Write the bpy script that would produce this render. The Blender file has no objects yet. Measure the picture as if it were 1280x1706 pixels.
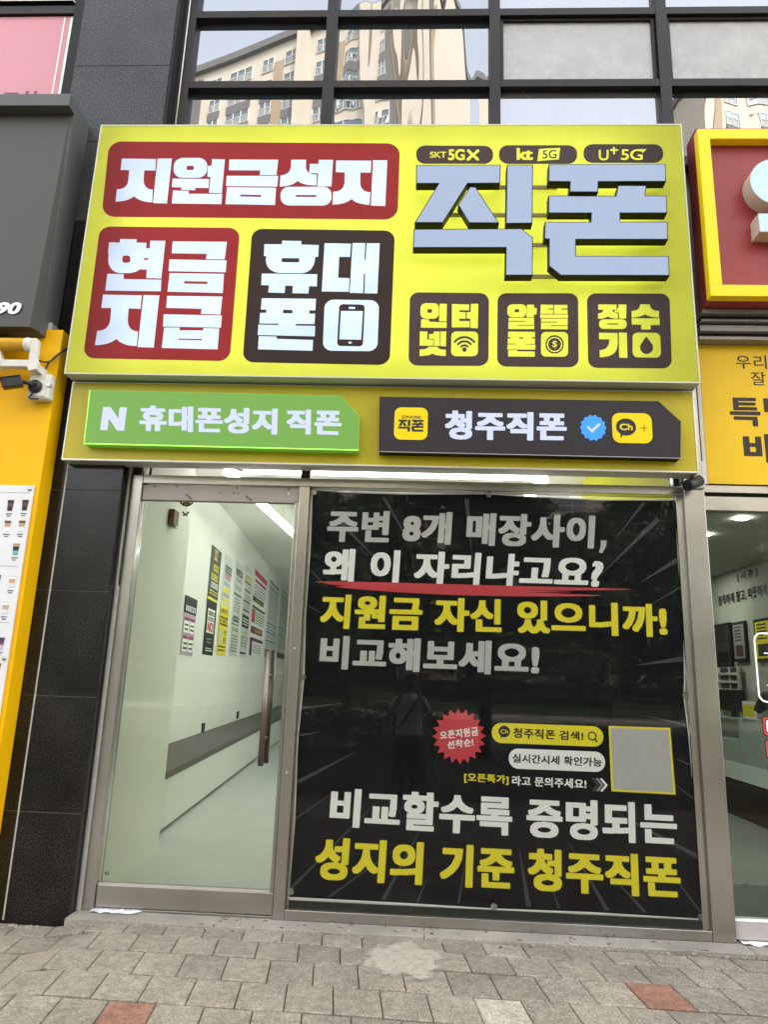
import bpy, bmesh, math, random, json
import numpy as np
from mathutils import Vector, Matrix, noise as mnoise

random.seed(7)
SC = bpy.context.scene
COL = SC.collection
PI = math.pi

# ------------------------------------------------------------------ camera, sky, sun, exposure
cam_data = bpy.data.cameras.new('camera')
cam = bpy.data.objects.new('camera', cam_data)
COL.objects.link(cam)
SC.camera = cam
cam_data.sensor_fit = 'VERTICAL'
cam_data.sensor_height = 36.0
cam_data.sensor_width = 27.0
cam_data.lens = 36.0 * 1178.0 / 1706.0
cam_data.clip_start = 0.01
cam_data.clip_end = 2000.0
ROT = Matrix(((0.99864334, -0.02375442, 0.04633796), (0.03961146, -0.23106684, -0.97213119), (0.03379958, 0.97264785, -0.22981241)))
cam.matrix_world = Matrix.Translation((0.0, -4.75, 1.5)) @ ROT.to_4x4()

SUN_ELEV, SUN_AZ = math.radians(50), math.radians(28)     # behind the shop building, a little to the right
EXPO = 3.0
K = 2.0 ** EXPO
world = bpy.data.worlds.new('World')
SC.world = world
world.use_nodes = True
wn, wl = world.node_tree.nodes, world.node_tree.links
wn.clear()
sky = wn.new('ShaderNodeTexSky')
sky.sky_type = 'NISHITA'
sky.sun_disc = False
sky.sun_elevation = SUN_ELEV
sky.sun_rotation = SUN_AZ
sky.air_density = 1.4
sky.dust_density = 6.0
sky.ozone_density = 1.0
hs = wn.new('ShaderNodeHueSaturation')
hs.inputs['Saturation'].default_value = 0.30
bgn = wn.new('ShaderNodeBackground')
bgn.inputs['Strength'].default_value = 0.15
wo = wn.new('ShaderNodeOutputWorld')
wl.new(sky.outputs[0], hs.inputs['Color'])
wl.new(hs.outputs[0], bgn.inputs['Color'])
wl.new(bgn.outputs[0], wo.inputs['Surface'])

sun_data = bpy.data.lights.new('sun', 'SUN')
sun_data.energy = 1.2
sun_data.angle = math.radians(10)
sun_data.color = (1.0, 0.95, 0.86)
sun = bpy.data.objects.new('sun', sun_data)
COL.objects.link(sun)
sdir = Vector((math.sin(SUN_AZ) * math.cos(SUN_ELEV), math.cos(SUN_AZ) * math.cos(SUN_ELEV), math.sin(SUN_ELEV)))
sun.rotation_euler = sdir.to_track_quat('Z', 'Y').to_euler()
sun.location = (0, 0, 60)

SC.view_settings.view_transform = 'Standard'
SC.view_settings.look = 'None'
SC.view_settings.exposure = EXPO
SC.view_settings.gamma = 1.0
SC.view_settings.use_curve_mapping = False
SC.cycles.use_denoising = True
SC.cycles.max_bounces = 10
SC.cycles.transparent_max_bounces = 16
SC.cycles.caustics_reflective = False
SC.cycles.caustics_refractive = False
SC.cycles.sample_clamp_indirect = 6.0

# ------------------------------------------------------------------ colour and material helpers
def lin(r, g, b):
    def c(v):
        v /= 255.0
        return v / 12.92 if v <= 0.04045 else ((v + 0.055) / 1.055) ** 2.4
    return (c(r), c(g), c(b))

def new_mat(name):
    m = bpy.data.materials.new(name)
    m.use_nodes = True
    return m, m.node_tree.nodes, m.node_tree.links, m.node_tree.nodes['Principled BSDF']

def mat(name, col, rough=0.5, metal=0.0, var=0.0, scale=8.0, bump=0.0, bscale=60.0, spec=0.3, coat=0.0, aniso=None):
    """Principled with noise-driven colour variation and optional bump; aniso stretches the noise (brushed metal)."""
    m, n, l, p = new_mat(name)
    p.inputs['Roughness'].default_value = rough
    p.inputs['Metallic'].default_value = metal
    p.inputs['Specular IOR Level'].default_value = spec
    p.inputs['Coat Weight'].default_value = coat
    tc = n.new('ShaderNodeTexCoord')
    mp = n.new('ShaderNodeMapping')
    l.new(tc.outputs['Object'], mp.inputs['Vector'])
    if aniso: mp.inputs['Scale'].default_value = aniso
    if var:
        nz = n.new('ShaderNodeTexNoise')
        nz.inputs['Scale'].default_value = scale
        nz.inputs['Detail'].default_value = 8.0
        nz.inputs['Roughness'].default_value = 0.65
        l.new(mp.outputs[0], nz.inputs['Vector'])
        rp = n.new('ShaderNodeValToRGB')
        rp.color_ramp.elements[0].position = 0.32
        rp.color_ramp.elements[1].position = 0.68
        rp.color_ramp.elements[0].color = tuple(max(0.0, c * (1 - var)) for c in col) + (1,)
        rp.color_ramp.elements[1].color = tuple(min(1.0, c * (1 + var)) for c in col) + (1,)
        l.new(nz.outputs['Fac'], rp.inputs[0])
        l.new(rp.outputs[0], p.inputs['Base Color'])
        mr = n.new('ShaderNodeMapRange')
        mr.inputs['To Min'].default_value = max(0.02, rough * 0.8)
        mr.inputs['To Max'].default_value = min(1.0, rough * 1.2)
        l.new(nz.outputs['Fac'], mr.inputs['Value'])
        l.new(mr.outputs[0], p.inputs['Roughness'])
    else:
        p.inputs['Base Color'].default_value = tuple(col) + (1,)
    if bump:
        nb = n.new('ShaderNodeTexNoise')
        nb.inputs['Scale'].default_value = bscale
        nb.inputs['Detail'].default_value = 6.0
        l.new(mp.outputs[0], nb.inputs['Vector'])
        bp = n.new('ShaderNodeBump')
        bp.inputs['Strength'].default_value = bump
        bp.inputs['Distance'].default_value = 0.01
        l.new(nb.outputs['Fac'], bp.inputs['Height'])
        l.new(bp.outputs[0], p.inputs['Normal'])
    return m

def lit(name, base, emit, strength=1.0, rough=0.4, spec=0.12, var=0.0):
    """A translucent sign face with lamps behind it: a diffuse sheet that also gives off light (display-referred emit)."""
    m, n, l, p = new_mat(name)
    p.inputs['Base Color'].default_value = tuple(base) + (1,)
    p.inputs['Roughness'].default_value = rough
    p.inputs['Specular IOR Level'].default_value = spec
    p.inputs['Emission Color'].default_value = tuple(emit) + (1,)
    p.inputs['Emission Strength'].default_value = strength / K
    return m

def lit2(name, col, mixf=0.5):
    """Sign skin over a real light box: reflects the street and lets the tubes behind it shine through."""
    m, n, l, p = new_mat(name)
    tc = n.new('ShaderNodeTexCoord'); nz = n.new('ShaderNodeTexNoise')
    nz.inputs['Scale'].default_value = 2.2; nz.inputs['Detail'].default_value = 7.0
    l.new(tc.outputs['Object'], nz.inputs['Vector'])
    mr = n.new('ShaderNodeMapRange'); mr.inputs['From Min'].default_value = 0.3; mr.inputs['From Max'].default_value = 0.7
    mr.inputs['To Min'].default_value = 0.93; mr.inputs['To Max'].default_value = 1.05
    l.new(nz.outputs['Fac'], mr.inputs['Value'])
    vm = n.new('ShaderNodeVectorMath'); vm.operation = 'SCALE'; vm.inputs[0].default_value = col
    l.new(mr.outputs[0], vm.inputs['Scale'])
    l.new(vm.outputs[0], p.inputs['Base Color'])
    p.inputs['Roughness'].default_value = 0.4; p.inputs['Specular IOR Level'].default_value = 0.15
    t = n.new('ShaderNodeBsdfTranslucent'); l.new(vm.outputs[0], t.inputs['Color'])
    mx = n.new('ShaderNodeMixShader'); mx.inputs[0].default_value = mixf
    l.new(p.outputs[0], mx.inputs[1]); l.new(t.outputs[0], mx.inputs[2]); l.new(mx.outputs[0], n['Material Output'].inputs['Surface'])
    return m

def lamp_mat(name, col, strength):
    m, n, l, p = new_mat(name)
    n.remove(p)
    e = n.new('ShaderNodeEmission')
    e.inputs['Color'].default_value = tuple(col) + (1,)
    e.inputs['Strength'].default_value = strength / K
    l.new(e.outputs[0], n['Material Output'].inputs['Surface'])
    return m

def glass_mat(name, tint=(1, 1, 1), ior=1.5, rough=0.0, wave=0.0, wscale=(1, 1, 1), dirt=0.0):
    m, n, l, p = new_mat(name)
    n.remove(p)
    tr = n.new('ShaderNodeBsdfTransparent'); tr.inputs['Color'].default_value = tuple(tint) + (1,)
    gl = n.new('ShaderNodeBsdfGlossy'); gl.inputs['Roughness'].default_value = rough
    gl.inputs['Color'].default_value = (1, 1, 1, 1)
    fr = n.new('ShaderNodeFresnel'); fr.inputs['IOR'].default_value = ior
    mx = n.new('ShaderNodeMixShader')
    l.new(fr.outputs[0], mx.inputs[0]); l.new(tr.outputs[0], mx.inputs[1]); l.new(gl.outputs[0], mx.inputs[2])
    last = mx
    if wave:
        tc = n.new('ShaderNodeTexCoord'); mp = n.new('ShaderNodeMapping'); mp.inputs['Scale'].default_value = wscale
        nz = n.new('ShaderNodeTexNoise'); nz.inputs['Scale'].default_value = 1.0; nz.inputs['Detail'].default_value = 1.0
        bp = n.new('ShaderNodeBump'); bp.inputs['Strength'].default_value = 1.0; bp.inputs['Distance'].default_value = wave
        l.new(tc.outputs['Object'], mp.inputs[0]); l.new(mp.outputs[0], nz.inputs['Vector'])
        l.new(nz.outputs['Fac'], bp.inputs['Height']); l.new(bp.outputs[0], gl.inputs['Normal'])
    if dirt:
        tc = n.new('ShaderNodeTexCoord')
        nz = n.new('ShaderNodeTexNoise'); nz.inputs['Scale'].default_value = 5.0; nz.inputs['Detail'].default_value = 9.0; nz.inputs['Roughness'].default_value = 0.7
        l.new(tc.outputs['Object'], nz.inputs['Vector'])
        mr = n.new('ShaderNodeMapRange'); mr.inputs['From Min'].default_value = 0.45; mr.inputs['From Max'].default_value = 0.8
        mr.inputs['To Max'].default_value = dirt
        l.new(nz.outputs['Fac'], mr.inputs['Value'])
        df = n.new('ShaderNodeBsdfDiffuse'); df.inputs['Color'].default_value = (0.55, 0.53, 0.48, 1)
        m2 = n.new('ShaderNodeMixShader')
        l.new(mr.outputs[0], m2.inputs[0]); l.new(mx.outputs[0], m2.inputs[1]); l.new(df.outputs[0], m2.inputs[2])
        last = m2
    l.new(last.outputs[0], n['Material Output'].inputs['Surface'])
    return m

def mirror_pane(name, refl, body, wave=0.0, wscale=(1, 1, 1), rough=0.0, film=0.0):
    """Coated curtain-wall glass: a dark body under a strongly reflecting coat, with roller-wave distortion."""
    m, n, l, p = new_mat(name)
    n.remove(p)
    gl = n.new('ShaderNodeBsdfGlossy'); gl.inputs['Roughness'].default_value = rough; gl.inputs['Color'].default_value = (0.93, 0.95, 1.0, 1)
    df = n.new('ShaderNodeBsdfDiffuse'); df.inputs['Color'].default_value = tuple(body) + (1,)
    mx = n.new('ShaderNodeMixShader'); mx.inputs[0].default_value = refl
    l.new(df.outputs[0], mx.inputs[1]); l.new(gl.outputs[0], mx.inputs[2])
    tc = n.new('ShaderNodeTexCoord')
    if wave:
        mp = n.new('ShaderNodeMapping'); mp.inputs['Scale'].default_value = wscale
        nz = n.new('ShaderNodeTexNoise'); nz.inputs['Scale'].default_value = 1.0; nz.inputs['Detail'].default_value = 0.6
        bp = n.new('ShaderNodeBump'); bp.inputs['Strength'].default_value = 1.0; bp.inputs['Distance'].default_value = wave
        l.new(tc.outputs['Object'], mp.inputs[0]); l.new(mp.outputs[0], nz.inputs['Vector'])
        l.new(nz.outputs['Fac'], bp.inputs['Height']); l.new(bp.outputs[0], gl.inputs['Normal'])
    last = mx
    if film:
        nz = n.new('ShaderNodeTexNoise'); nz.inputs['Scale'].default_value = 3.0; nz.inputs['Detail'].default_value = 10.0; nz.inputs['Roughness'].default_value = 0.75
        l.new(tc.outputs['Object'], nz.inputs['Vector'])
        mr = n.new('ShaderNodeMapRange'); mr.inputs['From Min'].default_value = 0.3; mr.inputs['From Max'].default_value = 0.75
        mr.inputs['To Min'].default_value = film * 0.75; mr.inputs['To Max'].default_value = min(1, film * 1.15)
        l.new(nz.outputs['Fac'], mr.inputs['Value'])
        d2 = n.new('ShaderNodeBsdfDiffuse')
        rp = n.new('ShaderNodeValToRGB')
        rp.color_ramp.elements[0].position = 0.35; rp.color_ramp.elements[1].position = 0.7
        rp.color_ramp.elements[0].color = (0.27, 0.25, 0.235, 1); rp.color_ramp.elements[1].color = (0.50, 0.475, 0.45, 1)
        l.new(nz.outputs['Fac'], rp.inputs[0]); l.new(rp.outputs[0], d2.inputs['Color'])
        m2 = n.new('ShaderNodeMixShader')
        l.new(mr.outputs[0], m2.inputs[0]); l.new(mx.outputs[0], m2.inputs[1]); l.new(d2.outputs[0], m2.inputs[2])
        last = m2
    l.new(last.outputs[0], n['Material Output'].inputs['Surface'])
    return m

def granite_mat(name, dark, speck, rough, density=0.55, sc=260.0, stain=0.25):
    m, n, l, p = new_mat(name)
    tc = n.new('ShaderNodeTexCoord')
    nz = n.new('ShaderNodeTexNoise'); nz.inputs['Scale'].default_value = sc; nz.inputs['Detail'].default_value = 4.0; nz.inputs['Roughness'].default_value = 0.8
    l.new(tc.outputs['Object'], nz.inputs['Vector'])
    rp = n.new('ShaderNodeValToRGB')
    rp.color_ramp.elements[0].position = density - 0.10; rp.color_ramp.elements[0].color = tuple(dark) + (1,)
    rp.color_ramp.elements[1].position = density + 0.14; rp.color_ramp.elements[1].color = tuple(speck) + (1,)
    l.new(nz.outputs['Fac'], rp.inputs[0])
    big = n.new('ShaderNodeTexNoise'); big.inputs['Scale'].default_value = 3.0; big.inputs['Detail'].default_value = 5.0
    l.new(tc.outputs['Object'], big.inputs['Vector'])
    mr = n.new('ShaderNodeMapRange'); mr.inputs['From Min'].default_value = 0.3; mr.inputs['From Max'].default_value = 0.7
    mr.inputs['To Min'].default_value = 1 - stain; mr.inputs['To Max'].default_value = 1 + stain
    l.new(big.outputs['Fac'], mr.inputs['Value'])
    mul = n.new('ShaderNodeVectorMath'); mul.operation = 'SCALE'
    l.new(rp.outputs[0], mul.inputs[0]); l.new(mr.outputs[0], mul.inputs['Scale'])
    l.new(mul.outputs[0], p.inputs['Base Color'])
    p.inputs['Roughness'].default_value = rough
    p.inputs['Specular IOR Level'].default_value = 0.28
    bp = n.new('ShaderNodeBump'); bp.inputs['Strength'].default_value = 0.15; bp.inputs['Distance'].default_value = 0.002
    l.new(nz.outputs['Fac'], bp.inputs['Height']); l.new(bp.outputs[0], p.inputs['Normal'])
    return m

# ------------------------------------------------------------------ mesh and object helpers
class MB:
    def __init__(self): self.v = []; self.f = []; self.s = []
    def add(self, vs, fs, smooth=False):
        o = len(self.v)
        self.v += [tuple(p) for p in vs]
        for f in fs: self.f.append([o + i for i in f]); self.s.append(smooth)
        return self
    def box(self, x0, x1, y0, y1, z0, z1):
        vs = [(x, y, z) for z in (z0, z1) for y in (y0, y1) for x in (x0, x1)]
        return self.add(vs, [(0, 2, 3, 1), (4, 5, 7, 6), (0, 1, 5, 4), (2, 6, 7, 3), (0, 4, 6, 2), (1, 3, 7, 5)])
    def obox(self, c, ax, ay, az):
        c, ax, ay, az = map(Vector, (c, ax, ay, az))
        vs = [c + ax * i + ay * j + az * k for k in (-1, 1) for j in (-1, 1) for i in (-1, 1)]
        return self.add(vs, [(0, 2, 3, 1), (4, 5, 7, 6), (0, 1, 5, 4), (2, 6, 7, 3), (0, 4, 6, 2), (1, 3, 7, 5)])
    def quad(self, a, b, c, d): return self.add([a, b, c, d], [(0, 1, 2, 3)])
    def prism(self, poly, y0, y1):
        """outline in (x, z), front at y0 (towards the street), back at y1"""
        n = len(poly)
        ar = sum(poly[i][0] * poly[(i + 1) % n][1] - poly[(i + 1) % n][0] * poly[i][1] for i in range(n))
        if ar < 0: poly = poly[::-1]
        vs = [(x, y0, z) for x, z in poly] + [(x, y1, z) for x, z in poly]
        fs = [tuple(range(n)), tuple(range(2 * n - 1, n - 1, -1))]
        for i in range(n):
            j = (i + 1) % n
            fs.append((j, i, n + i, n + j))
        return self.add(vs, fs)
    def tube(self, path, r, n=10, cap=True):
        path = [Vector(p) for p in path]
        rs = r if isinstance(r, (list, tuple)) else [r] * len(path)
        vs = []; up = Vector((0.123, 0.31, 0.94)).normalized()
        for i, p in enumerate(path):
            t = (path[min(i + 1, len(path) - 1)] - path[max(i - 1, 0)]).normalized()
            a = t.cross(up)
            if a.length < 0.05: a = t.cross(Vector((1, 0, 0)))
            a.normalize(); b = t.cross(a)
            for k in range(n):
                w = 2 * PI * k / n
                vs.append(p + a * math.cos(w) * rs[i] + b * math.sin(w) * rs[i])
        fs = []
        for i in range(len(path) - 1):
            for k in range(n):
                k2 = (k + 1) % n
                fs.append((i * n + k, i * n + k2, (i + 1) * n + k2, (i + 1) * n + k))
        self.add(vs, fs, True)
        if cap:
            o = len(self.v) - len(vs)
            self.f.append([o + k for k in range(n)][::-1]); self.s.append(False)
            self.f.append([o + (len(path) - 1) * n + k for k in range(n)]); self.s.append(False)
        return self
    def loft(self, rings, cap=True, smooth=True):
        n = len(rings[0]); vs = [p for r in rings for p in r]; fs = []
        for i in range(len(rings) - 1):
            for k in range(n):
                k2 = (k + 1) % n
                fs.append((i * n + k, i * n + k2, (i + 1) * n + k2, (i + 1) * n + k))
        if cap: fs += [tuple(range(n))[::-1], tuple((len(rings) - 1) * n + k for k in range(n))]
        return self.add(vs, fs, smooth)
    def mesh(self, name, off=(0, 0, 0)):
        me = bpy.data.meshes.new(name)
        me.from_pydata([(x - off[0], y - off[1], z - off[2]) for x, y, z in self.v], [], self.f)
        me.polygons.foreach_set('use_smooth', self.s)
        me.update()
        return me

ORG = {}
def org(o): return ORG.get(o.name, (0, 0, 0)) if o is not None else (0, 0, 0)

def tag(o, label=None, cat=None, group=None, kind=None):
    if label: o['label'] = label
    if cat: o['category'] = cat
    if group: o['group'] = group
    if kind: o['kind'] = kind
    return o

def thing(name, label, cat, loc=(0, 0, 0), group=None):
    o = bpy.data.objects.new(name, None); COL.objects.link(o)
    o.empty_display_size = 0.1
    o.location = loc
    ORG[o.name] = tuple(loc)
    return tag(o, label, cat, group)

def link(name, me, m, parent=None, bevel=0.0, label=None):
    if m is not None:
        for mm in (m if isinstance(m, (list, tuple)) else [m]): me.materials.append(mm)
    o = bpy.data.objects.new(name, me); COL.objects.link(o)
    if parent is not None:
        o.parent = parent
        ORG[o.name] = org(parent)
    if bevel:
        b = o.modifiers.new('bevel', 'BEVEL'); b.width = bevel; b.segments = 2; b.limit_method = 'ANGLE'; b.angle_limit = math.radians(40)
    if label: o['label'] = label
    return o

def part(name, mb, m, parent=None, bevel=0.0, label=None):
    return link(name, mb.mesh(name, org(parent)), m, parent, bevel, label)

def solo(name, mb, m, label, cat, group=None, bevel=0.0):
    """a thing that is a single mesh"""
    return tag(part(name, mb, m, None, bevel), label, cat, group)

def struct(name, mb, m, kind='structure', bevel=0.0):
    return tag(part(name, mb, m, None, bevel), kind=kind)

def dup(root, loc, label=None, rz=None, scale=None):
    r = root.copy(); COL.objects.link(r); r.location = loc
    if rz is not None: r.rotation_euler = (0, 0, rz)
    if scale is not None: r.scale = scale
    if label: r['label'] = label
    for ch in list(root.children):
        c = ch.copy(); COL.objects.link(c); c.parent = r
        for g in list(ch.children):
            d = g.copy(); COL.objects.link(d); d.parent = c
    return r

def disc(cx, cz, r, n=32): return [(cx + r * math.cos(2 * PI * k / n), cz + r * math.sin(2 * PI * k / n)) for k in range(n)]
def rrect(x0, x1, z0, z1, r, n=6):
    out = []
    for cx, cz, a in ((x1 - r, z1 - r, 0), (x0 + r, z1 - r, 90), (x0 + r, z0 + r, 180), (x1 - r, z0 + r, 270)):
        for k in range(n + 1):
            t = math.radians(a + 90 * k / n); out.append((cx + r * math.cos(t), cz + r * math.sin(t)))
    return out

def fill2d(polys):
    """polys: list of [outer, hole, hole ...], each a list of (u, v) -> (verts, faces)"""
    V, F = [], []
    for rings in polys:
        cu = bpy.data.curves.new('tmp', 'CURVE'); cu.dimensions = '2D'; cu.fill_mode = 'BOTH'
        for rg in rings:
            sp = cu.splines.new('POLY'); sp.points.add(len(rg) - 1); sp.use_cyclic_u = True
            for i, (u, v) in enumerate(rg): sp.points[i].co = (u, v, 0, 1)
        ob = bpy.data.objects.new('tmp', cu)
        me = bpy.data.meshes.new_from_object(ob)
        o = len(V)
        V += [(v.co.x, v.co.y) for v in me.vertices]
        F += [tuple(o + i for i in p.vertices) for p in me.polygons]
        bpy.data.objects.remove(ob); bpy.data.curves.remove(cu); bpy.data.meshes.remove(me)
    return V, F

def art(name, polys, y, m, parent, label=None):
    """flat printed or cut-vinyl shapes in the plane y, seen from the street"""
    V, F = fill2d(polys)
    mb = MB(); mb.add([(u, y, v) for u, v in V], F)
    return part(name, mb, m, parent, label=label)

def mm(data): return [[[(a / 1000.0, b / 1000.0) for a, b in rg] for rg in poly] for poly in data]

# ------------------------------------------------------------------ lettering: built-in font outlines, fattened to sign-writer weight
NPX = 92
def raster_text(s, space=1.0):
    cu = bpy.data.curves.new('tmp', 'FONT'); cu.body = s; cu.size = 1.0; cu.resolution_u = 4; cu.space_character = space
    ob = bpy.data.objects.new('tmp', cu)
    me = bpy.data.meshes.new_from_object(ob)
    me.calc_loop_triangles()
    co = np.array([v.co[:2] for v in me.vertices]); tri = np.array([t.vertices[:] for t in me.loop_triangles])
    bpy.data.objects.remove(ob); bpy.data.curves.remove(cu); bpy.data.meshes.remove(me)
    x0, y0 = co.min(0) - 0.16; x1, y1 = co.max(0) + 0.16
    w, h = int((x1 - x0) * NPX) + 1, int((y1 - y0) * NPX) + 1
    g = np.zeros((h, w), bool)
    P = (co - (x0, y0)) * NPX
    for t in tri:
        a, b, c = P[t]
        lo = np.floor(np.minimum(np.minimum(a, b), c)).astype(int); hi = np.ceil(np.maximum(np.maximum(a, b), c)).astype(int) + 1
        X, Yg = np.meshgrid(np.arange(lo[0], hi[0]), np.arange(lo[1], hi[1]))
        def e(p, q): return (q[0] - p[0]) * (Yg - p[1]) - (q[1] - p[1]) * (X - p[0])
        d1, d2, d3 = e(a, b), e(b, c), e(c, a)
        g[lo[1]:hi[1], lo[0]:hi[0]] |= ((d1 >= -1e-6) & (d2 >= -1e-6) & (d3 >= -1e-6)) | ((d1 <= 1e-6) & (d2 <= 1e-6) & (d3 <= 1e-6))
    return g

def fatten(g, rx, ry, p=5.0):
    """distance to the letter in units of the wanted growth, so that 1 is the new outline"""
    F = np.full(g.shape, 2.0)
    kx, ky = int(rx * 1.6) + 1, int(ry * 1.6) + 1
    h, w = g.shape
    for j in range(-ky, ky + 1):
        for i in range(-kx, kx + 1):
            d = ((abs(i) / rx) ** p + (abs(j) / ry) ** p) ** (1 / p)
            if d >= 2: continue
            ys, yd = (slice(0, h - j), slice(j, h)) if j >= 0 else (slice(-j, h), slice(0, h + j))
            xs, xd = (slice(0, w - i), slice(i, w)) if i >= 0 else (slice(-i, w), slice(0, w + i))
            sub = F[yd, xd]
            np.minimum(sub, np.where(g[ys, xs], d, 2.0), out=sub)
    return F

def contours(F, lvl=1.0):
    ins = F < lvl
    c = ins[:-1, :-1] * 1 + ins[:-1, 1:] * 2 + ins[1:, 1:] * 4 + ins[1:, :-1] * 8
    nxt = {}; pt = {}
    def ed(k, i, j):
        if k == 0: a, b = (j, i), (j, i + 1)
        elif k == 1: a, b = (j, i + 1), (j + 1, i + 1)
        elif k == 2: a, b = (j + 1, i), (j + 1, i + 1)
        else: a, b = (j, i), (j + 1, i)
        key = (a, b)
        if key not in pt:
            fa, fb = F[a], F[b]
            t = (lvl - fa) / (fb - fa)
            pt[key] = (a[1] + t * (b[1] - a[1]), a[0] + t * (b[0] - a[0]))
        return key
    T = {1: [(3, 0)], 2: [(0, 1)], 3: [(3, 1)], 4: [(1, 2)], 5: [(3, 2), (1, 0)], 6: [(0, 2)], 7: [(3, 2)], 8: [(2, 3)], 9: [(2, 0)], 10: [(0, 3), (2, 1)], 11: [(2, 1)], 12: [(1, 3)], 13: [(1, 0)], 14: [(0, 3)]}
    for j, i in np.argwhere((c > 0) & (c < 15)):
        for a, b in T[int(c[j, i])]: nxt[ed(a, i, j)] = ed(b, i, j)
    out = []
    while nxt:
        k, v = nxt.popitem(); loop = [k]
        while v in nxt:
            loop.append(v); v = nxt.pop(v)
        if len(loop) > 5: out.append([pt[q] for q in loop])
    return out

def simplify(pts, tol):
    def dp(a):
        if len(a) < 3: return a
        p, q = np.array(a[0]), np.array(a[-1]); d = q - p; L = np.hypot(*d)
        A = np.array(a)
        dist = np.abs(d[0] * (A[:, 1] - p[1]) - d[1] * (A[:, 0] - p[0])) / L if L > 1e-9 else np.hypot(*(A - p).T)
        k = int(dist.argmax())
        if dist[k] < tol: return [a[0], a[-1]]
        return dp(a[:k + 1])[:-1] + dp(a[k:])
    n = len(pts); k = n // 2
    return dp(pts[:k + 1])[:-1] + dp(pts[k:] + [pts[0]])[:-1]

def text_shape(s, wx=0.042, wy=0.034, space=1.06):
    F = fatten(raster_text(s, space), max(0.8, wx * NPX), max(0.8, wy * NPX))
    loops = [simplify(c, 0.28) for c in contours(F)]
    loops = [l for l in loops if len(l) > 2]
    V, F2 = fill2d([loops])
    return np.array(V), F2

def text_mb(mb, s, quad, y, wx=0.042, wy=0.034, space=1.06, drop=0.0):
    """letters stretched over the four corners TL TR BR BL (x, z); drop = share of the height that hangs below"""
    V, F = text_shape(s, wx, wy, space)
    lo, hi = V.min(0), V.max(0)
    if drop: lo = lo + np.array((0, (hi[1] - lo[1]) * drop))
    U = (V - lo) / (hi - lo)
    tl, tr, br, bl = [np.array(q) for q in quad]
    pts = (bl[None] * (1 - U[:, :1]) + br[None] * U[:, :1]) * (1 - U[:, 1:]) + (tl[None] * (1 - U[:, :1]) + tr[None] * U[:, :1]) * U[:, 1:]
    mb.add([(a, y, b) for a, b in pts], F)
    return mb

def qm(q): return [(a / 1000.0, b / 1000.0) for a, b in q]
def rect(x0, x1, z0, z1): return [(x0, z1), (x1, z1), (x1, z0), (x0, z0)]

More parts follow.
